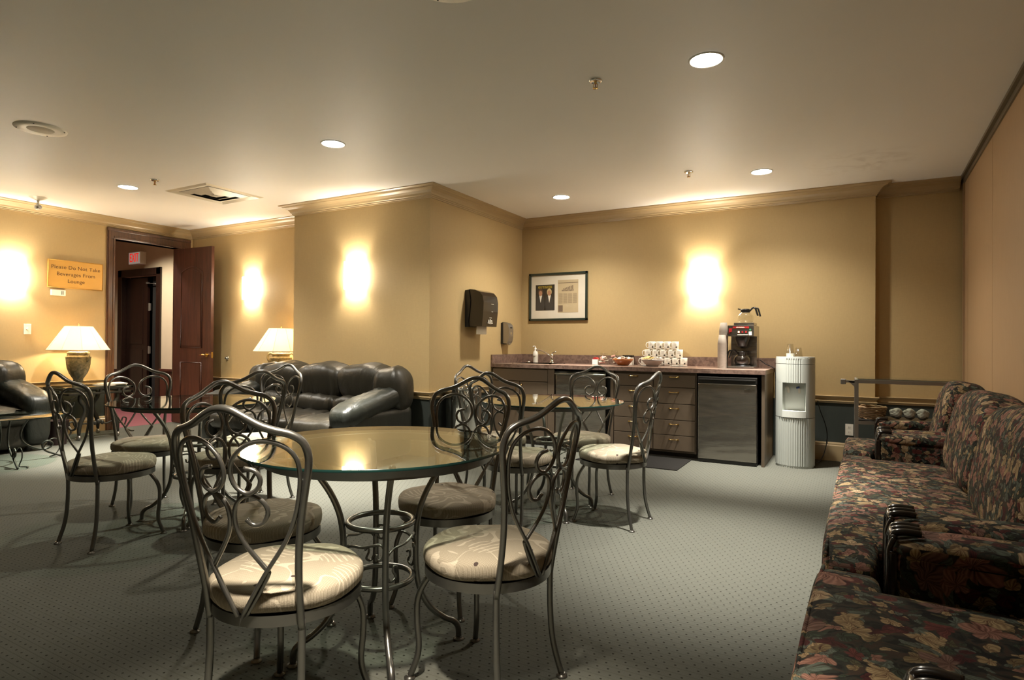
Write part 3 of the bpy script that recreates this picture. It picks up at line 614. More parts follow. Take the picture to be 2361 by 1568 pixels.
# ------------------------------------------------------------ BLACK LEATHER SOFAS
def leather_sofa(label,loc,rz):
    t=thing('leather_sofa',label,'sofa',loc,rz); Lm=M['leather']; W=1.065
    MB().box((0,.0,.17),(1.86,.86,.26),bev=.05).build('base',Lm,t)
    MB().box((0,.40,.45),(1.95,.14,.66),bev=.06).build('back_panel',Lm,t)
    def wr(p): return (p.x,p.y+.008*math.sin(p.x*38+p.z*9),p.z+.010*math.sin(p.x*31+p.y*6))
    for k in (-1,0,1):
        MB().blob((k*.585,-.12,.365),(.315,.40,.105),(.35,.55),nu=40,nv=16,fn=wr).build('seat_cushion',Lm,t)
        MB().blob((k*.57,.155,.52),(.32,.12,.10),(.4,.7),nu=36,nv=12,fn=wr).build('lumbar_cushion',Lm,t)
        def wb(p,k=k):
            pin=1-.16*max(0,-p.z/.2); zz=p.z-(.05*abs(k)*max(0,(p.x*k)/.36)**2 if k else 0)
            return (p.x*pin,p.y+.012*math.sin(p.x*42)*(.5-p.z),zz+.01*math.sin(p.x*17+1))
        MB().blob((k*.60,.27,.735),(.35 if k else .33,.165,.205),(.45,.62),(.16,0,0),nu=44,nv=20,fn=wb).build('back_cushion',Lm,t)
    for s in (-1,1):
        a=bpy.data.objects.new('armrest',None) if False else None
        def ar(p): fr=max(0,-(p.y+.2)/.25); return (p.x*(1+.1*fr)+.005*math.sin(p.y*40),p.y,(p.z-.5*fr*max(0,-p.z)*-1*-1 if False else p.z*(1+(.9*fr if p.z<0 else 0)))+.10*(p.y/.5)+.005*math.sin(p.y*70+p.x*20))
        ao=MB().blob((s*.935,-.08,.585),(.14,.46,.105),(.55,.7),nu=40,nv=16,fn=ar).build('armrest',M['leatherg'],t)
        q=MB(); q.box((s*.94,-.02,.29),(.20,.86,.48),bev=.07); q.blob((s*.94,-.43,.30),(.115,.07,.23),(.6,.6)); q.build('arm_panel',M['leatherg'],ao)
        MB().blob((s*.90,.27,.69),(.175,.19,.225),(.6,.7),(.12,0,s*.25),fn=wr).build('wing',Lm,t)
    for sx in (-.9,.9):
        for sy in (-.36,.36): MB().cyl((sx,sy,0),(sx,sy,.07),.03,.035).build('foot',M['black'],t)
    return t
leather_sofa('black leather three seat sofa against the column',(-4.80,4.33,0),0)
leather_sofa('black leather sofa against the left wall, cut by the picture edge',(-7.80,2.13,0),PI/2)
# ------------------------------------------------------------ FLORAL SEATING
F0=M['floral']; F1=floral('floral tapestry fine',11)
def floral_unit(name,label,cat,y0,y1,at=.21,humps=1,F=None):
    yc=(y0+y1)/2; W=y1-y0; t=thing(name,label,cat,(px(yc)-.905,yc,0),-.0213); h=W/2
    MB().box((.42,0,.165),(.76,W-.02,.25),bev=.03).build('base',F,t,uv=True)
    q=MB()
    q.blob((.275,0,.375),(.29,h-at+.0,.085),(.22,.42),nu=56,nv=14); q.blob((.075,0,.365),(.095,h-.012,.085),(.3,.5),nu=56,nv=14)
    q.tube([(.005,-h+.05,.43),(-.008,0,.435),(.005,h-.05,.43)],.006,6); q.build('seat_cushion',F,t,uv=True)
    for s in (-1,1):
        yy=s*(h-at/2)
        ao=MB().box((.50,yy,.335),(.60,at-.02,.44),bev=.035).blob((.52,yy,.555),(.33,at/2,.040),(.3,.8),nu=32,nv=10).build('arm',F,t,uv=True)
        q=MB(); yo=at/2-.03
        q.box((.192,yy,.30),(.02,at-.04,.50),bev=.006)  # black plate holds dark wood and the painted shade of the arm front
        for u in (-1,1): q.tube([(.184,yy+u*yo,.08),(.180,yy+u*yo,.30),(.182,yy+u*yo,.50),(.184,yy+u*yo*.9,.555),(.195,yy+u*yo*.8,.583)],.008,8)
        q.tube([(.195,yy-yo*.8,.583),(.190,yy,.590),(.195,yy+yo*.8,.583)],.009,8); [q.tube([(.190,yy+u*yo*.55,.572),(.196,yy+u*yo*.55,.592),(.22,yy+u*yo*.55,.600),(.262,yy+u*yo*.5,.599)],.011,8) for u in (-1,0,1)]; q.build('arm_post',M['dwood'],ao)
    n=humps; bw=(W-2*at+.10)/n
    for k in range(n):
        yk=-(W-2*at+.10)/2+bw*(k+.5)
        def cm(p,bw=bw): return (p.x,p.y,p.z+(.05*math.cos(p.y/bw*PI) if p.z>0 else 0))
        MB().blob((.655,yk,.63),(.125,bw/2+.01,.235),(.35,.5),(0,.20,0),nu=48,nv=20,fn=cm).build('back_cushion',F,t,uv=True)
    MB().box((.775,0,.46),(.09,W-.06,.66),(0,.06,0),bev=.03).build('back_panel',F,t,uv=True)
    for sx in (.09,.74):
        for sy in (-1,1): MB().cyl((sx,sy*(h-.06),0),(sx,sy*(h-.06),.06),.018,.026).build('foot',M['dwood'],t)
    return t
floral_unit('floral_armchair','floral tapestry armchair nearest the camera at the bottom right corner','armchair',1.08,2.262,.21,1,F0)
floral_unit('floral_sofa','long floral tapestry sofa along the partition','sofa',2.275,4.70,.23,2,F1)
floral_unit('floral_armchair','floral tapestry armchair at the far end beside the metal cart','armchair',4.715,5.47,.14,1,F1)
# ------------------------------------------------------------ KITCHEN COUNTER
ct=thing('countertop','long speckled mauve laminate countertop with backsplash','countertop',(0,0,0))
SX0,SX1,SY0,SY1=-3.50,-3.02,6.30,6.68
q=MB(); zt=.914
q.b2((XCR+.002,YK,zt-.042),(SX0,YB-.002,zt)); q.b2((SX1,YK,zt-.042),(-.69,YB-.002,zt),bev=.0); q.b2((SX0,YK,zt-.042),(SX1,SY0,zt)); q.b2((SX0,SY1,zt-.042),(SX1,YB-.002,zt))
q.build('worktop',M['lam'],ct)
MB().b2((XCR+.002,YB-.022,zt),(-.66,YB-.002,1.018)).b2((XCR+.002,YK,zt),(XCR+.022,YB-.022,1.018)).build('backsplash',M['lam'],ct)
sk=thing('sink','stainless steel sink set into the counter with chrome tap','sink',(-3.26,6.49,zt+.0005))
q=MB(); a,b=.255,.205
q.b2((-a,-b,.0),(a,-b+.02,.004)); q.b2((-a,b-.05,.0),(a,b,.004)); q.b2((-a,-b,.0),(-a+.02,b,.004)); q.b2((a-.02,-b,.0),(a,b,.004))
q.b2((-.235,-.182,-.035),(.235,.15,-.032)); q.b2((-.235,-.182,-.034),(-.231,.152,.001)); q.b2((.231,-.182,-.034),(.235,.152,.001)); q.b2((-.235,-.183,-.034),(.235,-.180,.001)); q.b2((-.235,.149,-.034),(.235,.153,.001)); q.build('basin',M['chrome'],sk)
q=MB(); q.lathe([(.03,.004),(.03,.012),(.02,.02),(.019,.07),(.022,.085),(.021,.105),(.012,.118),(0,.12)],20,(.09,.175,0)); q.tube([(.09,.17,.085),(.075,.10,.115),(.04,.0,.155),(.02,-.06,.168),(.015,-.085,.155)],.0125,10); q.tube([(.09,.178,.115),(.12,.16,.135),(.165,.13,.14)],.008,8); q.build('faucet',M['chrome'],sk)
so=thing('soap_bottle','white pump soap bottle beside the tap','bottle',(-3.44,6.755,zt+.001)); MB().lathe([(.033,0),(.034,.01),(.034,.11),(.026,.14),(.014,.152),(.014,.165)],20).build('bottle',M['porcelain'],so)
MB().lathe([(.016,.165),(.016,.18),(.006,.185),(.006,.20)],14).tube([(0,0,.20),(-.01,-.02,.205),(-.02,-.035,.20)],.006,6).build('pump',M['porcelain'],so); MB().lathe([(.0345,.04),(.0345,.095)],20,close=False).build('label',M['paper'],so); MB().b2((-.02,-.036,.078),(.018,-.0355,.084)).b2((-.02,-.036,.066),(.005,-.0355,.070)).build('print',M['ink'],so)
sp=thing('sink_strainer','small round chrome sink strainer left of the soap bottle','strainer',(-3.535,6.755,zt+.004)); MB().lathe([(.035,.0),(.036,.008),(.028,.012),(.02,.006),(0,.006)],20).cyl((0,0,.006),(0,0,.022),.006).build('basket',M['chrome'],sp)
YD=YK+.025 # cabinet face
def handle(parent,c,vert=False,ln=.05):
    q=MB(); x,y,z=c
    if vert: q.tube([(x,y,z-ln),(x,y-.022,z-ln*.8),(x,y-.026,z),(x,y-.022,z+ln*.8),(x,y,z+ln)],.0045,6)
    else: q.tube([(x-ln,y,z),(x-ln*.8,y-.022,z),(x,y-.027,z),(x+ln*.8,y-.022,z),(x+ln,y,z)],.005,6); q.lathe([(.009,0),(.009,.004)],10,mat=Matrix.Translation((x-ln,y,z))@Matrix.Rotation(PI/2,4,'X')); q.lathe([(.009,0),(.009,.004)],10,mat=Matrix.Translation((x+ln,y,z))@Matrix.Rotation(PI/2,4,'X'))
    q.build('handle',M['brass'],parent)
cb=thing('sink_cabinet','taupe sink cabinet with two doors left of the dishwasher','cabinet',(-3.29,YD,0))
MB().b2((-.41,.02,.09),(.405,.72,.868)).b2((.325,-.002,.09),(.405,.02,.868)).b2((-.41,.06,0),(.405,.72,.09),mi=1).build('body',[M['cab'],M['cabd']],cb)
MB().b2((-.398,.0,.722),(.32,.018,.856),bev=.002).build('false_front',M['cab'],cb)
for x0,x1,hx in ((-.398,-.042,-.075),(-.036,.32,-.005)):
    d=MB().b2((x0,.0,.10),(x1,.018,.714),bev=.002).build('door',M['cab'],cb); handle(d,(hx,0,.64),True,.045)
dw=thing('dishwasher','stainless steel dishwasher under the counter','dishwasher',(-2.57,YD,0))
MB().b2((-.30,.03,.09),(.345,.70,.865)).b2((-.30,.07,.0),(.345,.60,.09)).build('body',M['blk'],dw); MB().b2((-.295,-.01,.095),(.295,.03,.845),bev=.006).build('door',M['steel'],dw)
MB().b2((-.30,-.03,.812),(.30,-.006,.826),bev=.004).b2((-.298,-.014,.826),(.298,-.008,.846)).build('handle',M['chrome'],dw)
dr=thing('drawer_cabinet','taupe cabinet with ten drawers and brass pulls','cabinet',(-1.765,YD,0))
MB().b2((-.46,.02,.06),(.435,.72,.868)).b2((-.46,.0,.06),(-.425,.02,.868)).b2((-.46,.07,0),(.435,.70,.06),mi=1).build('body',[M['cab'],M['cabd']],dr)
rows=[.858,.716,.550,.388,.233,.078]
for c2,(x0,x1) in enumerate(((-.42,.0),(.004,.425))):
    for i in range(5):
        d=MB().b2((x0+.002,0,rows[i+1]+.003),(x1-.002,.018,rows[i]-.003-(.012 if i==0 else 0)),bev=.002).build('drawer',M['cab'],dr); handle(d,((x0+x1)/2,0,(rows[i]+rows[i+1])/2+.035),False,.045)
MB().b2((.437,.0,0),(.470,.02,.868)).build('filler',M['blk'],dr) if False else None
fr=thing('mini_fridge','stainless mini fridge at the right end of the counter','fridge',(-1.035,YD-.02,0))
MB().b2((-.275,.05,.02),(.275,.60,.842),bev=.004).build('body',M['black'],fr); MB().b2((-.272,-.01,.035),(.272,.045,.775),bev=.008).build('door',M['steel'],fr)
MB().b2((-.274,-.012,.777),(.274,.045,.84),bev=.006).b2((-.26,-.02,.806),(.26,-.010,.818),bev=.003).build('top_trim',M['black'],fr); MB().b2((.16,-.0125,.725),(.228,-.0105,.732)).build('badge',M['chrome'],fr)
MB().b2((-.272,.0,.0),(.272,.05,.033)).build('kickplate',M['black'],fr)
ep=thing('end_panel','tall taupe end panel supporting the right end of the counter','panel',(-.711,YD,0)); MB().b2((-.014,-.004,0),(.014,.71,.870)).build('panel',M['cab'],ep)
bk=thing('fridge_niche_shade','black board standing in for shade behind the mini fridge','board',(-1.03,6.82,0)); MB().b2((-.29,0,0),(.29,.03,.865)).build('board',M['blk'],bk)  # flat black board painted as the shade in the fridge niche
mt=tag(MB().b2((-.50,-.29,0),(.50,.29,.008),bev=.003).build('floor_mat',M['mat'],loc=(-1.87,5.83,0)),'charcoal mat on the carpet in front of the drawers','mat')
# ------------------------------------------------------------ ON THE COUNTER
def mug(label,loc,rz):
    t=thing('coffee_mug',label,'mug',loc,rz,'white mugs in the pyramid on the counter')
    MB().lathe([(.036,0),(.040,.004),(.041,.088),(.040,.0895),(.037,.088),(.036,.008),(0,.007)],24,close=False).lathe([(0,0),(.036,0)],24,close=False).build('cup',M['porcelain'],t)
    MB().tube([(-.040,0,.072),(-.058,0,.074),(-.068,0,.048),(-.058,0,.022),(-.040,0,.018)],.0045,7).build('handle',M['porcelain'],t)
    q=MB()
    for k in range(4):
        a0=-1.45+k*.0; 
        z=.045+k*.009
        for j in range(5): a=-2.5+.16*j; q.add([(.0415*math.cos(a),.0415*math.sin(a),z),(.0415*math.cos(a+.12),.0415*math.sin(a+.12),z),(.0415*math.cos(a+.12),.0415*math.sin(a+.12),z+.0022),(.0415*math.cos(a),.0415*math.sin(a),z+.0022)],[(0,1,2,3)])
    q.build('printed_text',M['ink'],t,fixn=False)
    q=MB(); a=-1.9; q.add([(.0417*math.cos(a),.0417*math.sin(a),.018),(.0417*math.cos(a+.38),.0417*math.sin(a+.38),.018),(.0417*math.cos(a+.38),.0417*math.sin(a+.38),.034),(.0417*math.cos(a),.0417*math.sin(a),.034)],[(0,1,2,3)]); q.build('printed_square',M['mag'],t,fixn=False)
    return t
m0=None
for r,(n,x0,z) in enumerate(((6,-1.605,0),(5,-1.655,.0905),(4,-1.70,.181))):
    for k in range(n):
        x=x0-.0885*k; lb='white printed coffee mug in the %s row of the pyramid, %s'%(('bottom','middle','top')[r],('rightmost','second from the right','third from the right','fourth from the right','fifth from the right','leftmost')[k] if not (k==n-1) else 'leftmost')
        p=(x,6.77+.004*random.uniform(-1,1),zt+z+.002)
        if m0 is None: m0=mug(lb,p,.62)
        else: dup(m0,lb,p,.62+random.uniform(-.03,.1))
for lb,x in (('white saucer edge under the pyramid, left of the white bowl',-1.97),('white saucer edge under the pyramid, right of the white bowl',-1.62)):
    MBx=MB().lathe([(.04,0),(.075,.003),(.098,.006),(.098,.008),(.04,.004),(0,.004)],32).build('saucer',M['porcelain'],loc=(x,6.60,zt+.0005)); tag(MBx,lb,'saucer','white saucers on the counter')
bw=thing('terracotta_bowl','orange terracotta bowl of sugar packets on the counter','bowl',(-2.21,6.50,zt+.001)); MB().lathe([(.055,0),(.06,.004),(.10,.05),(.116,.074),(.112,.074),(.09,.045),(0,.02)],40).build('bowl',M['orange'],bw)
w2=thing('white_bowl','white bowl of creamers and yellow packets on the counter','bowl',(-1.86,6.44,zt+.001)); MB().lathe([(.06,0),(.062,.005),(.105,.05),(.128,.076),(.124,.076),(.095,.045),(0,.02)],40).build('bowl',simple('lilac white bowl glaze',(.50,.45,.42),.25),w2)
pk=[simple('pink packet',(.62,.30,.26),.6),M['paper'],simple('yellow packet',(.62,.46,.20),.6),M['porcelain']]
def packets(cx,cy,cz,R,n,mats,nm,lbl,grp):
    for i in range(n):
        a=i*2.4; rr=R*math.sqrt((i+.5)/n); mi=mats[i%len(mats)]
        q=MB().box((0,0,0),(.05,.032,.007),(random.uniform(-.5,.5),random.uniform(-.5,.5),random.uniform(0,3)),bev=.002)
        o=q.build(nm,pk[mi],loc=(cx+rr*math.cos(a),cy+rr*math.sin(a),cz+.028*(1-rr/R)+.006*(i%3))); tag(o,lbl[mi],'packet',grp[mi])
packets(-2.21,6.50,zt+.066,.075,14,(0,1,1),'sweetener_packet',{0:'pink sweetener packet in the terracotta bowl',1:'white sugar packet in the terracotta bowl'},{0:'pink packets in the terracotta bowl',1:'white packets in the terracotta bowl'})
packets(-1.90,6.44,zt+.072,.07,12,(2,),'biscuit_packet',{2:'yellow packet heaped in the white bowl'},{2:'yellow packets in the white bowl'})
for i in range(9):
    a=i*2.4; rr=.045*math.sqrt((i+.5)/9); o=MB().lathe([(.011,0),(.016,.018),(.018,.019),(0,.0195)],12).build('creamer_cup',M['porcelain'],loc=(-1.80+rr*math.cos(a),6.44+rr*math.sin(a),zt+.070+.022*(1-rr/.05))); o.rotation_euler=(random.uniform(-.6,.6),random.uniform(-.6,.6),0)
    tag(o,'small white creamer cup at the right of the white bowl','creamer','creamer cups in the white bowl')
for (lb,x,y,h,r) in (('shorter glass jar of packets beside the small carton','-2.455',6.55,.135,.052),('taller glass jar of packets left of the terracotta bowl','-2.355',6.62,.165,.048)):
    x=float(x); j=thing('glass_jar',lb,'jar',(x,y,zt+.001),0,'glass jars of packets'); MB().lathe([(r*.9,0),(r,.006),(r,h*.6),(r*.72,h*.78),(r*.72,h*.88),(r*.8,h*.9),(r*.8,h),(r*.74,h)],28,close=False).build('glass',M['cglass'],j)
    for k in range(7): MB().box((random.uniform(-.02,.02),random.uniform(-.02,.02),.022+k*h*.08),(.06,.045,.008),(random.uniform(-.4,.4),random.uniform(-.4,.4),random.uniform(0,3))).build('packet',pk[1] if k%3 else pk[0],j)
cn=thing('creamer_carton','small cream carton with red top at the left of the jars','carton',(-2.545,6.53,zt+.001)); MB().b2((-.034,-.034,0),(.034,.034,.062),bev=.003).build('carton',M['porcelain'],cn)
MB().prism([(-.034,.062),(.034,.062),(.012,.085),(-.012,.085)],-.034,.034,1).build('gable_top',M['red'],cn)
bx=thing('napkin_box','white box with black lid behind the jars','box',(-2.25,6.80,zt+.001)); MB().b2((-.055,-.035,0),(.055,.035,.085)).build('box',M['porcelain'],bx); MB().b2((-.057,-.037,.086),(.057,.037,.11)).build('lid',M['black'],bx)
# coffee brewer
cm=thing('coffee_brewer','stainless steel coffee brewer with red control strip','coffee maker',(-.955,6.40,zt+.001))
MB().b2((-.125,0,.0),(.125,.40,.022),bev=.004).b2((-.125,.22,.022),(.125,.40,.33)).build('body',M['steel'],cm)
MB().b2((-.125,0,.325),(.125,.40,.435),bev=.004).build('brew_head',M['steel'],cm); MB().b2((-.07,.02,.436),(.122,.24,.462),bev=.006).build('upper_warmer',M['steel'],cm)
MB().b2((-.075,-.003,.405),(.078,-.0005,.424)).build('control_strip',M['red'],cm)
q=MB()
for k in range(9): q.b2((-.042+k*.009,-.0045,.409),(-.036+k*.009,-.003,.409+.008+.003*(k%2)))
q.build('strip_mark',M['paper'],cm)
for k,x in enumerate((-.018,.017,.052)):
    MB().b2((x-.008,-.006,.358),(x+.008,-.0005,.376),bev=.001).build('switch',M['red'] if k else emis('lit amber switch',(1,.25,.05),2.2),cm)
MB().b2((.077,-.002,.335),(.105,-.0005,.372)).b2((-.03,-.002,.336),(.07,-.0005,.344)).build('button_plate',M['paper'],cm)
MB().cyl((.09,-.001,.39),(.09,-.004,.39),.010).build('green_button',simple('green button',(.05,.20,.10),.4),cm)
MB().prism([(-.11,.365),(-.083,.37),(-.08,.405),(-.11,.405)],-.018,0,1).b2((-.112,-.01,.35),(-.10,0,.37)).build('faucet_lever',M['red'],cm)
MB().lathe([(.072,.325),(.07,.30),(.045,.225),(.03,.218),(.012,.205),(0,.205)],24,(0,.10,0)).build('brew_funnel',M['black'],cm)
MB().lathe([(.08,.023),(.08,.03),(0,.031)],24,(0,.10,0)).build('hot_plate',M['black'],cm)
def carafe(label,loc,rz,full):
    t=thing('coffee_carafe',label,'carafe',loc,rz,'glass coffee carafes')
    MB().lathe([(.055,0),(.072,.01),(.080,.04),(.076,.07),(.055,.098),(.043,.108)],32,close=False).lathe([(0,0.0),(.055,0)],32,close=False).build('glass',M['cglass'],t,fixn=True)
    if full: MB().lathe([(0,.003),(.052,.003),(.069,.012),(.077,.04),(.073,.068),(.060,.088),(0,.088)],32,close=False).build('coffee',M['coffee'],t)
    MB().lathe([(.045,.104),(.046,.128),(.05,.134),(.035,.142),(0,.144)],28).box((-.05,0,.138),(.04,.03,.012),(0,.25,0)).build('collar',M['black'],t)
    MB().tube([(.040,0,.118),(.07,0,.148),(.095,0,.148),(.108,0,.115),(.122,0,.070)],.0095,8).tube([(.105,0,.145),(.122,0,.142),(.135,0,.105),(.145,0,.062)],.0085,8).build('handle',M['black'],t); return t
carafe('full coffee carafe on the lower hot plate of the brewer',(-.955,6.497,zt+.034),PI+.25,True)
carafe('empty glass carafe on top of the brewer',(-.93,6.53,zt+.4645),-.1,False)
for lb,x,y,n in (('shorter stack of paper cups at the left of the brewer',-1.135,6.42,22),('taller stack of paper cups behind the shorter stack',-1.14,6.525,33)):
    t=thing('cup_stack',lb,'cup stack',(x,y,zt+.001),0,'stacks of paper cups')
    for k in range(n): MB().lathe([(.045,0),(.046,.002),(.0445,.012)] if k<n-1 else [(.045,0),(.046,.003),(.033,.09),(0,.09)],18,(0,0,k*.0118),close=False).build('paper_cup',M['cupst'],t)
cd=tag(MB().tube([(-.82,6.78,1.0),(-.76,6.77,.955),(-.70,6.75,.93),(-.668,6.74,.88),(-.665,6.76,.6),(-.665,6.79,.4)],.005,6).build('power_cord',M['black']),'black power cord hanging behind the brewer by the counter end','cord')
# ------------------------------------------------------------ COLUMN SIDE WALL DISPENSERS
td=thing('towel_dispenser','large smoked brown paper towel dispenser on the wall','dispenser',(XCR,5.72,0))
prof=[(0,1.335),(.0,1.735),(.06,1.745),(.12,1.738),(.18,1.715),(.22,1.67),(.235,1.60),(.232,1.50),(.218,1.36),(.215,1.335)]
MB().prism(prof,-.155,.155,1).build('cover',M['dkbrown'],td)
MB().prism([(0.001,1.33),(.001,1.735),(.05,1.74),(.07,1.62),(.06,1.5),(.045,1.40),(.05,1.33)],-.166,.166,1).build('backplate',M['black'],td)
MB().b2((.11,-.10,1.25),(.117,.10,1.338)).build('paper_towel',M['paper'],td)
q=MB()
for k,(y,z,h) in enumerate(((-.03,1.39,.04),(0,1.395,.045),(.03,1.39,.038))): q.box((.2275,y,z),(.004,.014,h),(0,-.1,0),bev=.001)
q.box((.230,0,1.432),(.003,.05,.004)); q.tube([(.226,-.055,1.372),(.229,-.045,1.39)],.002,6); q.tube([(.226,.055,1.372),(.226,.0,1.366),(.226,-.055,1.372)],.002,6); q.box((.236,.03,1.585),(.003,.05,.004)); q.box((.234,.03,1.50),(.003,.03,.004)); q.build('white_marking',M['paper'],td)
sd=thing('soap_dispenser','small silver soap dispenser right of the towel dispenser','dispenser',(XCR,6.40,0))
MB().prism([(0,1.15),(0,1.40),(.028,1.41),(.030,1.14)],-.06,.06,1).build('backplate',M['black'],sd)
MB().prism([(.028,1.155),(.028,1.405),(.07,1.40),(.10,1.375),(.112,1.33),(.112,1.24),(.10,1.18),(.085,1.15)],-.055,.055,1).build('cover',M['dsteel'],sd)
MB().b2((.111,-.02,1.335),(.1135,.02,1.35)).build('sensor_window',M['black'],sd); MB().blob((.112,0,1.275),(.003,.016,.022),(1,1)).build('drop_mark',M['chrome'],sd); MB().b2((.06,-.02,1.135),(.095,.02,1.155),bev=.004).build('nozzle',M['dsteel'],sd)
# chrome bin
tb=thing('waste_bin','tall polished chrome waste bin beside the column','bin',(-3.49,5.22,0)); MB().lathe([(.18,0),(.186,.01),(.186,.67)],48,close=False).lathe([(0,.002),(.18,.002)],32,close=False).build('body',M['chrome'],tb)
MB().lathe([(.186,.672),(.192,.675),(.192,.695),(.18,.705),(.10,.71),(.095,.70),(.09,.66)],48,close=False).build('rim',M['chrome'],tb); MB().lathe([(0,.655),(.1,.655)],32,close=False).build('opening',M['blk'],tb)
# ------------------------------------------------------------ FRAMED PICTURE
pf=thing('framed_print','dark green framed magazine cover and newspaper page','picture',(-3.185,YB,1.742)); a,b=.40,.30
q=MB(); [q.b2(*c,bev=.004) for c in (((-a,-.03,-b),(-a+.028,-.001,b)),((a-.028,-.03,-b),(a,-.001,b)),((-a,-.03,-b),(a,-.001,-b+.028)),((-a,-.03,b-.028),(a,-.001,b)))]; q.build('frame',M['green'],pf)
MB().b2((-a+.025,-.012,-b+.025),(a-.025,-.001,b-.025)).build('mat_board',M['matb'],pf)
q=MB().b2((-.31,-.0135,-.17),(-.045,-.012,.155)); mg=q.build('magazine_cover',M['mag'],pf)
def disc(nm,mat,cx,cz,rx,rz,par,y=-.0145):
    MB().add([(cx+rx*math.cos(i*PI/10),y,cz+rz*math.sin(i*PI/10)) for i in range(20)],[tuple(range(20))]).build(nm,mat,par,fixn=False)
for cx,hm in ((-.24,'hair1'),(-.118,'hair2')):
    MB().add([(cx-.07,-.0142,-.165),(cx+.07,-.0142,-.165),(cx+.05,-.0142,-.01),(cx+.012,-.0142,.025),(cx-.012,-.0142,.025),(cx-.05,-.0142,-.01)],[(0,1,2,3,4,5)]).build('printed_jacket',M['suit'],mg,fixn=False)
    MB().add([(cx-.018,-.0146,.02),(cx,-.0146,-.075),(cx+.022,-.0146,.02)],[(0,1,2)]).build('printed_shirt',M['paper'],mg,fixn=False)
    disc('printed_hair',M[hm],cx,.062,.034,.044,mg,-.0147); disc('printed_face',M['skin'],cx,.048,.024,.034,mg,-.0151)
text('lettering','KEYS TO SUCCESS',.040,M['yellow'],mg,(-.178,-.0147,.122),(PI/2,0,0),sx=.62,ext=.0004,spacing=.95)
np_=MB().b2((.0,-.0135,-.20),(.275,-.012,.205)).build('newspaper_page',M['news'],pf)
q=MB(); q.b2((.005,-.0145,.165),(.27,-.0135,.172))
for c in range(4):
    for k in range(14): q.b2((.012+c*.064,-.0142,-.085+k*.009),(.066+c*.064,-.0136,-.082+k*.009))
for k in range(9): x=.055+k*.018; q.b2((x,-.0145,.065),(x+.013,-.0136,.082+.004*(k%3)));
for k in range(7): x=.075+k*.02; q.b2((x,-.0145,.09),(x+.012,-.0136,.10+.006*k))
q.b2((.008,-.0145,-.19),(.068,-.0136,-.11)); q.build('printed_text',M['ink'],np_)
MB().b2((-a+.026,-.016,-b+.026),(a-.026,-.0155,b-.026)).build('glazing',glassmat('picture glass',(1,1,1),1.3),pf)
# ------------------------------------------------------------ WATER COOLER
wc=thing('water_cooler','tall pale grey ribbed water cooler at the counter end','water cooler',(-.455,6.385,0)); R=.172; SY=.92
def dsec(z0,z1,fl0=-.9,fl1=.9,rib=False,r=R,hole=False):
    n=288; v=[];f=[]
    for z in (z0,z1):
        for i in range(n):
            a=2*PI*i/n; d=((a+PI/2+PI)%(2*PI))-PI; rr=r
            if rib and abs(d)<fl1: rr=r-.005*(1 if math.cos(d*52)>0 else 0)
            v.append((rr*math.cos(a),rr*SY*math.sin(a),z))
    for i in range(n): k=(i+1)%n; f.append((i,k,n+k,n+i))
    return v,f
class MC(MB):
    def add(s,vs,fs,smooth=False,mi=0,mat=None):
        MB.add(s,vs,fs,smooth,mi,mat); n=len(vs)//2
        if len(vs)==576: MB.add(s,vs[:n],[tuple(range(n))[::-1]]); MB.add(s,vs[n:],[tuple(range(n))])
        return s
q=MC(); v,f=dsec(.02,.47,rib=True,fl1=.95); q.add(v,f,True); v,f=dsec(.0,.02,r=R-.006); q.add(v,f,True); q.build('lower_body',M['cooler'],wc)
# middle body with recess: ring segment
q=MB(); n=64; aw=.62; v=[]
angs=[-PI/2+aw+ (2*PI-2*aw)*i/n for i in range(n+1)]
for z in (.474,.80):
    for a in angs: v.append((R*math.cos(a),R*SY*math.sin(a),z))
f=[(i,i+1,n+2+i,n+1+i) for i in range(n)]; q.add(v,f,True)
e0=v[0]; e1=v[n]
yb=-.06
q.add([(e0[0],e0[1],.474),(e0[0],e0[1],.80),(e0[0]*.82,yb,.80),(e0[0]*.82,yb,.474),(e1[0],e1[1],.474),(e1[0],e1[1],.80),(e1[0]*.82,yb,.80),(e1[0]*.82,yb,.474)],[(0,1,2,3),(4,7,6,5)]); q.build('middle_body',M['cooler'],wc,fixn=False)
MB().add([(e0[0]*.82,yb,.474),(e1[0]*.82,yb,.474),(e1[0]*.82,yb,.80),(e0[0]*.82,yb,.80)],[(0,1,2,3)]).build('recess',M['coolerd'],wc,fixn=False)
q=MC(); v,f=dsec(.80,.975,rib=True,fl1=.42); q.add(v,f,True); v,f=dsec(.979,1.028,rib=True,fl1=.42); q.add(v,f,True); v,f=dsec(1.028,1.042,r=R-.002); q.add(v,f,True); q.build('top_body',M['cooler'],wc)
q=MB(); nn=16; pl=[(R*1.01*math.cos(-PI/2-aw*1.02+2.04*aw*i/nn),R*SY*1.02*math.sin(-PI/2-aw*1.02+2.04*aw*i/nn)) for i in range(nn+1)]+[(e0[0]*.8,yb),(e1[0]*.8,yb)]
q.prism(pl,.474,.535,2); q.build('drip_tray',M['coolerd'],wc)
for x,mm in ((-.052,M['paper']),(.042,simple('blue tap',(.03,.06,.22),.3))):
    tp=MB().cyl((x,yb,.735),(x,yb-.035,.735),.011).cyl((x,yb-.033,.745),(x,yb-.037,.70),.013,.009).build('tap',M['paper'],wc); MB().box((x-.012,yb-.04,.755),(.03,.03,.007),(.4,-.3,0),bev=.002).build('tap_lever',mm,tp)
cu=thing('plastic_cup','taller clear plastic cup upside down on the cooler','cup',(-.498,6.37,1.0425),0,'clear cups on the water cooler'); MB().lathe([(.036,0),(.036,.035),(.034,.036),(.026,.122),(0,.122)],24,close=False).build('cup_wall',M['cup'],cu); MB().lathe([(.0362,0),(.0362,.034)],24,close=False).build('stack_rims',M['bag'],cu)
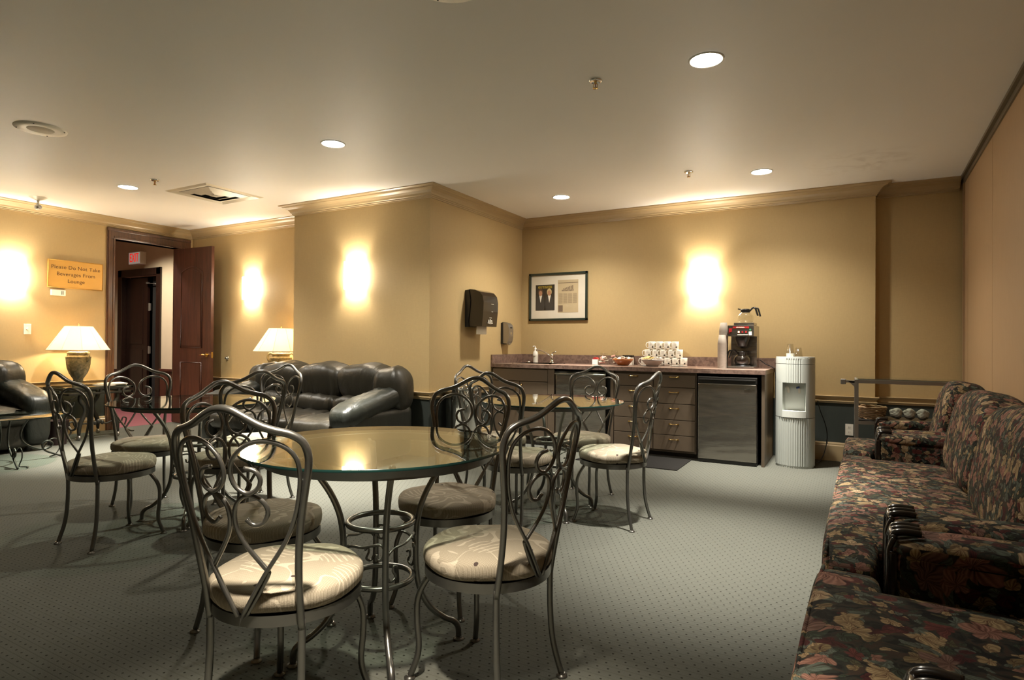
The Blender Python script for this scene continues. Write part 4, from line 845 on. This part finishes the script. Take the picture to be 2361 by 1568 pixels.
cu=thing('plastic_cup','shorter clear plastic cup upside down on the cooler','cup',(-.425,6.345,1.0425),0,'clear cups on the water cooler'); MB().lathe([(.038,0),(.037,.004),(.025,.088),(0,.088)],24,close=False).build('cup_wall',M['cup'],cu)
ol=thing('wall_outlet','cream electrical outlet on the slate wall','outlet',(-.001,YB,.32)); MB().b2((-.035,-.006,-.057),(.035,-.001,.057),bev=.002).build('plate',M['porcelain'],ol)
for z in (-.025,.025): MB().b2((-.014,-.0075,z-.014),(.014,-.006,z+.014),bev=.001).b2((-.007,-.008,z-.004),(-.004,-.007,z+.006),mi=1).b2((.004,-.008,z-.004),(.007,-.007,z+.006),mi=1).build('socket',[M['porcelain'],M['black']],ol)
tag(MB().tube([(-.27,6.55,.62),(-.25,6.62,.52),(-.215,6.72,.40),(-.195,6.76,.30),(-.195,6.77,.20),(-.22,6.72,.08),(-.26,6.66,.008),(-.29,6.6,.008)],.0045,6).box((-.195,6.77,.20),(.014,.014,.04)).build('cooler_cord',M['black']),'black cord looping down the right side of the water cooler','cord')
# ------------------------------------------------------------ METAL CART
cr=thing('metal_cart','steel trolley with glass panels beside the partition','cart',(.40,5.86,0)); X0,X1,Y0,Y1=-.35,.36,-.20,.22
for x in (X0,X1):
    for y in (Y0,Y1): MB().b2((x-.014,y-.014,.05),(x+.014,y+.014,.875)).build('post',M['dsteel'],cr)
for z in (.862,.53,.16):
    q=MB(); [q.b2(*c) for c in (((X0,Y0-.012,z-.014),(X1,Y0+.012,z+.014)),((X0,Y1-.012,z-.014),(X1,Y1+.012,z+.014)),((X0-.012,Y0,z-.014),(X0+.012,Y1,z+.014)),((X1-.012,Y0,z-.014),(X1+.012,Y1,z+.014)))]; q.build('shelf_rail',M['dsteel'],cr)
MB().b2((X0,Y0,.878),(X1,Y1,.884)).build('glass_top',M['glass'],cr); MB().b2((X0,Y0,.545),(X1,Y1,.551)).build('shelf',M['black'],cr); MB().b2((X0,Y0,.175),(X1,Y1,.181)).build('shelf',M['black'],cr)
MB().b2((X0-.115,Y0-.01,.835),(X0-.075,Y0+.03,.878),bev=.006).b2((X0-.08,Y0,.85),(X0,Y0+.02,.868)).prism([(X0-.06,.862),(X0,.862),(X0,.80)],Y0,Y0+.008,1).build('push_handle',M['dsteel'],cr)
for x in (X0,X1):
    for y in (Y0,Y1): MB().lathe([(0,-.01),(.025,-.01),(.025,.01),(0,.01)],16,mat=Matrix.Translation((x,y,.025))@Matrix.Rotation(PI/2,4,'Y')).build('wheel',M['black'],cr)
bs=thing('wicker_basket','round wicker basket on the middle shelf of the cart','basket',(.16,5.82,.552))
for k in range(7): MB().tube([((.088+.003*k)*math.cos(i*PI/10)*(1+.02*math.sin(i*4+k)),(.088+.003*k)*math.sin(i*PI/10),.013+.0135*k+.003*math.sin(i*3+k*2)) for i in range(20)],.0072,6,True,2).build('coil',M['wicker'],bs)
MB().lathe([(0,.002),(.085,.002)],24,close=False).build('bottom',M['wicker'],bs)
for k,(lb,x) in enumerate((('crumpled wrapped bundle beside the wicker basket',.33),('crumpled wrapped bundle in the middle of the three',.42),('crumpled wrapped bundle furthest from the basket',.51))):
    def cr2(p,k=k): r=1+.07*math.sin(p.x*90+k)+.06*math.sin(p.z*110+p.y*70)+.05*math.sin(p.x*230+p.y*190)*math.sin(p.z*260); return p*r
    tag(MB().blob((0,0,.056),(.045,.045,.042),(.9,.9),nu=48,nv=30,fn=cr2).build('wrapped_bundle',M['bag'],loc=(x,5.80,.5515)),lb,'bundle','wrapped bundles on the cart shelf')
tag(MB().lathe([(.045,0),(.045,.15),(.03,.17),(.02,.20),(0,.205)],28).build('steel_flask',M['chrome'],loc=(.64,5.80,.552)),'upright polished steel flask at the right end of the cart shelf','flask')
# ------------------------------------------------------------ LAMPS AND SIDE TABLES
def side_table(label,loc,rz,wheels=True):
    t=thing('iron_side_table',label,'side table',loc,rz,'dark iron side tables'); I=M['iron']; a,b=.36,.27
    MB().b2((-a,-b,.602),(a,b,.612)).build('glass_top',M['glass'],t)
    q=MB(); 
    for z in (.59,.535): [q.b2(*c,bev=.004) for c in (((-a,-b,z-.012),(a,-b+.03,z+.012)),((-a,b-.03,z-.012),(a,b,z+.012)),((-a,-b,z-.012),(-a+.03,b,z+.012)),((a-.03,-b,z-.012),(a,b,z+.012)))]
    for x in (-.2,0,.2): q.b2((x-.012,-b+.002,.535),(x+.012,-b+.022,.59))
    q.build('apron',I,t)
    for sx in (-1,1):
        for sy in (-1,1):
            q=MB().tube([(sx*.20,sy*.22,.54),(sx*.20,sy*.22,.46),(sx*.155,sy*.22,.38),(sx*.16,sy*.22,.28),(sx*.20,sy*.22,.18),(sx*.21,sy*.22,.06)],.02,8,rfn=lambda u:.8+.5*abs(math.sin(u*6.3)))
            l=q.build('leg',I,t); MB().lathe([(0,-.012),(.026,-.012),(.03,0),(.026,.012),(0,.012)],18,mat=Matrix.Translation((sx*.21,sy*.22,.03))@Matrix.Rotation(PI/2,4,'Y')).build('wheel',M['dsteel'],l)
    for sx in (-1,1):
        MB().tube([(sx*.24,-.22,.50),(sx*.30,-.22,.47),(sx*.31,-.22,.40),(sx*.27,-.22,.40),(sx*.26,-.22,.44)],.008,6).build('scroll',I,t)
        MB().tube([(0,-.22,.20),(sx*.08,-.22,.17),(sx*.15,-.22,.19),(sx*.24,-.22,.16),(sx*.27,-.22,.22),(sx*.31,-.22,.20),(sx*.29,-.22,.10),(sx*.36,-.22,.05),(sx*.40,-.22,.045)],.009,6).build('scroll',I,t)
    MB().blob((0,-.22,.20),(.03,.02,.03),(1,1)).blob((-.04,-.22,.185),(.02,.015,.025),(1,1)).blob((.04,-.22,.185),(.02,.015,.025),(1,1)).build('rosette',I,t)
    return t
side_table('dark iron side table with glass top left of the doorway',(-7.92,3.83,0),PI/2)
side_table('dark iron side table behind the left end of the column sofa',(-6.31,5.06,0),0)
def table_lamp(label,loc,rz):
    t=thing('table_lamp',label,'lamp',loc,rz,'urn table lamps with cream shades')
    MB().lathe([(.06,0),(.062,.02),(.045,.03),(.04,.055),(.05,.06),(.05,.075)],24).build('foot',M['urn'],t)
    pr=[(.045,.075),(.060,.10),(.088,.15),(.108,.21),(.118,.265),(.120,.315),(.122,.33)]
    def tw(a,z): return 1+.055*abs(math.sin(a*6+z*16))-.02
    MB().lathe(pr,120,fn=tw).build('urn_body',M['urn'],t)
    MB().lathe([(.118,.33),(.128,.335),(.126,.345),(.100,.352),(.098,.372),(.112,.38),(.114,.392),(.102,.40),(.08,.405)],32).build('urn_neck',M['urn'],t)
    for s in (-1,1): MB().tube([(s*.100,0,.395),(s*.135,0,.392),(s*.150,0,.36),(s*.145,0,.32),(s*.125,0,.29)],.012,8).build('urn_handle',M['urn'],t)
    MB().cyl((0,0,.38),(0,0,.70),.006).lathe([(0,.735),(.006,.728),(.008,.72),(.004,.71),(.004,.70)],12).build('stem',M['brass'],t)
    q=MB(); q.lathe([(.315,.425),(.14,.70)],10,close=False,smooth=False); q.lathe([(.313,.4255),(.138,.7005)],10,close=False,smooth=False); so=q.build('lamp_shade',M['shade'],t,fixn=False)
    q=MB(); NR=10
    for i in range(NR): a=2*PI*i/NR; q.tube([(.316*math.cos(a),.316*math.sin(a),.425),(.141*math.cos(a),.141*math.sin(a),.70)],.002,4,smoothpath=False)
    q.tube([(.316*math.cos(2*PI*i/NR),.316*math.sin(2*PI*i/NR),.425) for i in range(NR)],.003,5,True,1,smoothpath=False); q.tube([(.14*math.cos(2*PI*i/NR),.14*math.sin(2*PI*i/NR),.70) for i in range(NR)],.003,5,True,1,smoothpath=False); q.build('shade_ribs',M['paper'],so)
    l=bpy.data.lights.new('lamp_bulb','POINT'); l.energy=24; l.color=(1,.78,.48); l.shadow_soft_size=.035; lo=bpy.data.objects.new('lamp_bulb',l); C.objects.link(lo); lo.parent=t; lo.location=(0,0,.54); return t
table_lamp('urn table lamp on the side table left of the doorway',(-7.93,3.715,.6125),.3)
table_lamp('urn table lamp at the left edge of the column behind the black sofa',(-6.05,5.05,.6125),.9)
tag(MB().box((0,0,.006),(.21,.28,.012),(0,0,.2)).box((.01,.02,.016),(.20,.27,.008),(0,.03,-.1)).build('magazines',M['paper'],loc=(-7.86,4.03,.6125)),'white magazines on the side table right of the lamp','magazine')
wb=thing('waste_basket','small dark waste basket between left sofa and side table','bin',(-7.62,3.37,0)); MB().lathe([(.085,0),(.105,.26),(.11,.265),(.105,.268),(.10,.26),(.08,.01),(0,.01)],24,close=False).build('basket',simple('dark burgundy plastic',(.02,.008,.008),.4),wb)
# coffee table with scroll iron base
kt=thing('coffee_table','low round glass coffee table on scrolled iron base','coffee table',(-6.85,2.60,0))
MB().lathe([(0,.438),(.476,.438),(.48,.440)],72,close=False).lathe([(.48,.446),(.470,.448),(0,.448)],72,close=False).lathe([(.48,.440),(.481,.443),(.48,.446)],72,close=False,mi=1).build('tabletop',[M['glass'],M['gedge']],kt)
MB().tube([(.20*math.cos(i*PI/12),.20*math.sin(i*PI/12),.43) for i in range(24)],.008,6,True,1).build('top_ring',M['iron'],kt)
for k in range(4):
    a=k*PI/2-.15; c_,s_=math.cos(a),math.sin(a)
    def P(r,z,o=0): return (r*c_-o*s_,r*s_+o*c_,z)
    MB().tube([P(.20,.43),P(.14,.33),P(.12,.24),P(.16,.16),P(.26,.10),P(.34,.10),P(.37,.14),P(.33,.17),P(.29,.14),P(.31,.08),P(.40,.03),P(.44,.01)],.009,7).build('leg',M['iron'],kt)
    MB().tube([P(.30,.11,.0),P(.36,.18,.02),P(.42,.17,.03),P(.44,.10,.03),P(.40,.03,.02),P(.36,.01,.04),P(.42,.01,.08),P(.46,.012,.06)],.005,6).build('scroll',M['iron'],kt)
# ------------------------------------------------------------ LIGHT, CAMERA, RENDER LOOK
def spot(x,y,z,e,col,size=100,blend=.7):
    l=bpy.data.lights.new('hall_downlight','SPOT'); l.energy=e; l.color=col; l.spot_size=math.radians(size); l.spot_blend=blend; l.shadow_soft_size=.06
    lo=bpy.data.objects.new('hall_downlight',l); C.objects.link(lo); lo.location=(x,y,z)
spot(-9.6,4.9,2.98,300,(1,.88,.70),130); spot(-8.9,4.6,2.98,160,(1,.85,.75),110)
W=bpy.data.worlds.new('World'); S.world=W; W.use_nodes=True; bg=W.node_tree.nodes['Background']; bg.inputs[0].default_value=(1,.85,.65,1); bg.inputs[1].default_value=.0
cam=bpy.data.cameras.new('Camera'); co=bpy.data.objects.new('Camera',cam); C.objects.link(co)
f_,yaw,pit,rol=1391.84,.5101,.0071,.0077
F=Vector((-math.sin(yaw)*math.cos(pit),math.cos(yaw)*math.cos(pit),math.sin(pit))); Rt=Vector((math.cos(yaw),math.sin(yaw),0)); U=Rt.cross(F)
r2=Rt*math.cos(rol)+U*math.sin(rol); u2=-Rt*math.sin(rol)+U*math.cos(rol)
m=Matrix((r2,u2,-F)).transposed().to_4x4(); m.translation=(0,0,1.1418); co.matrix_world=m
cam.sensor_width=36; cam.sensor_fit='HORIZONTAL'; cam.lens=f_/2361*36; cam.clip_start=.05; cam.clip_end=60; S.camera=co
S.view_settings.view_transform='Standard'; S.view_settings.look='None'; S.view_settings.gamma=1; S.view_settings.exposure=.3; S.view_settings.use_curve_mapping=False
cy=S.cycles; cy.max_bounces=8; cy.diffuse_bounces=4; cy.glossy_bounces=4; cy.transmission_bounces=6; cy.transparent_max_bounces=16; cy.sample_clamp_indirect=10; cy.caustics_reflective=False; cy.caustics_refractive=False; cy.use_denoising=True
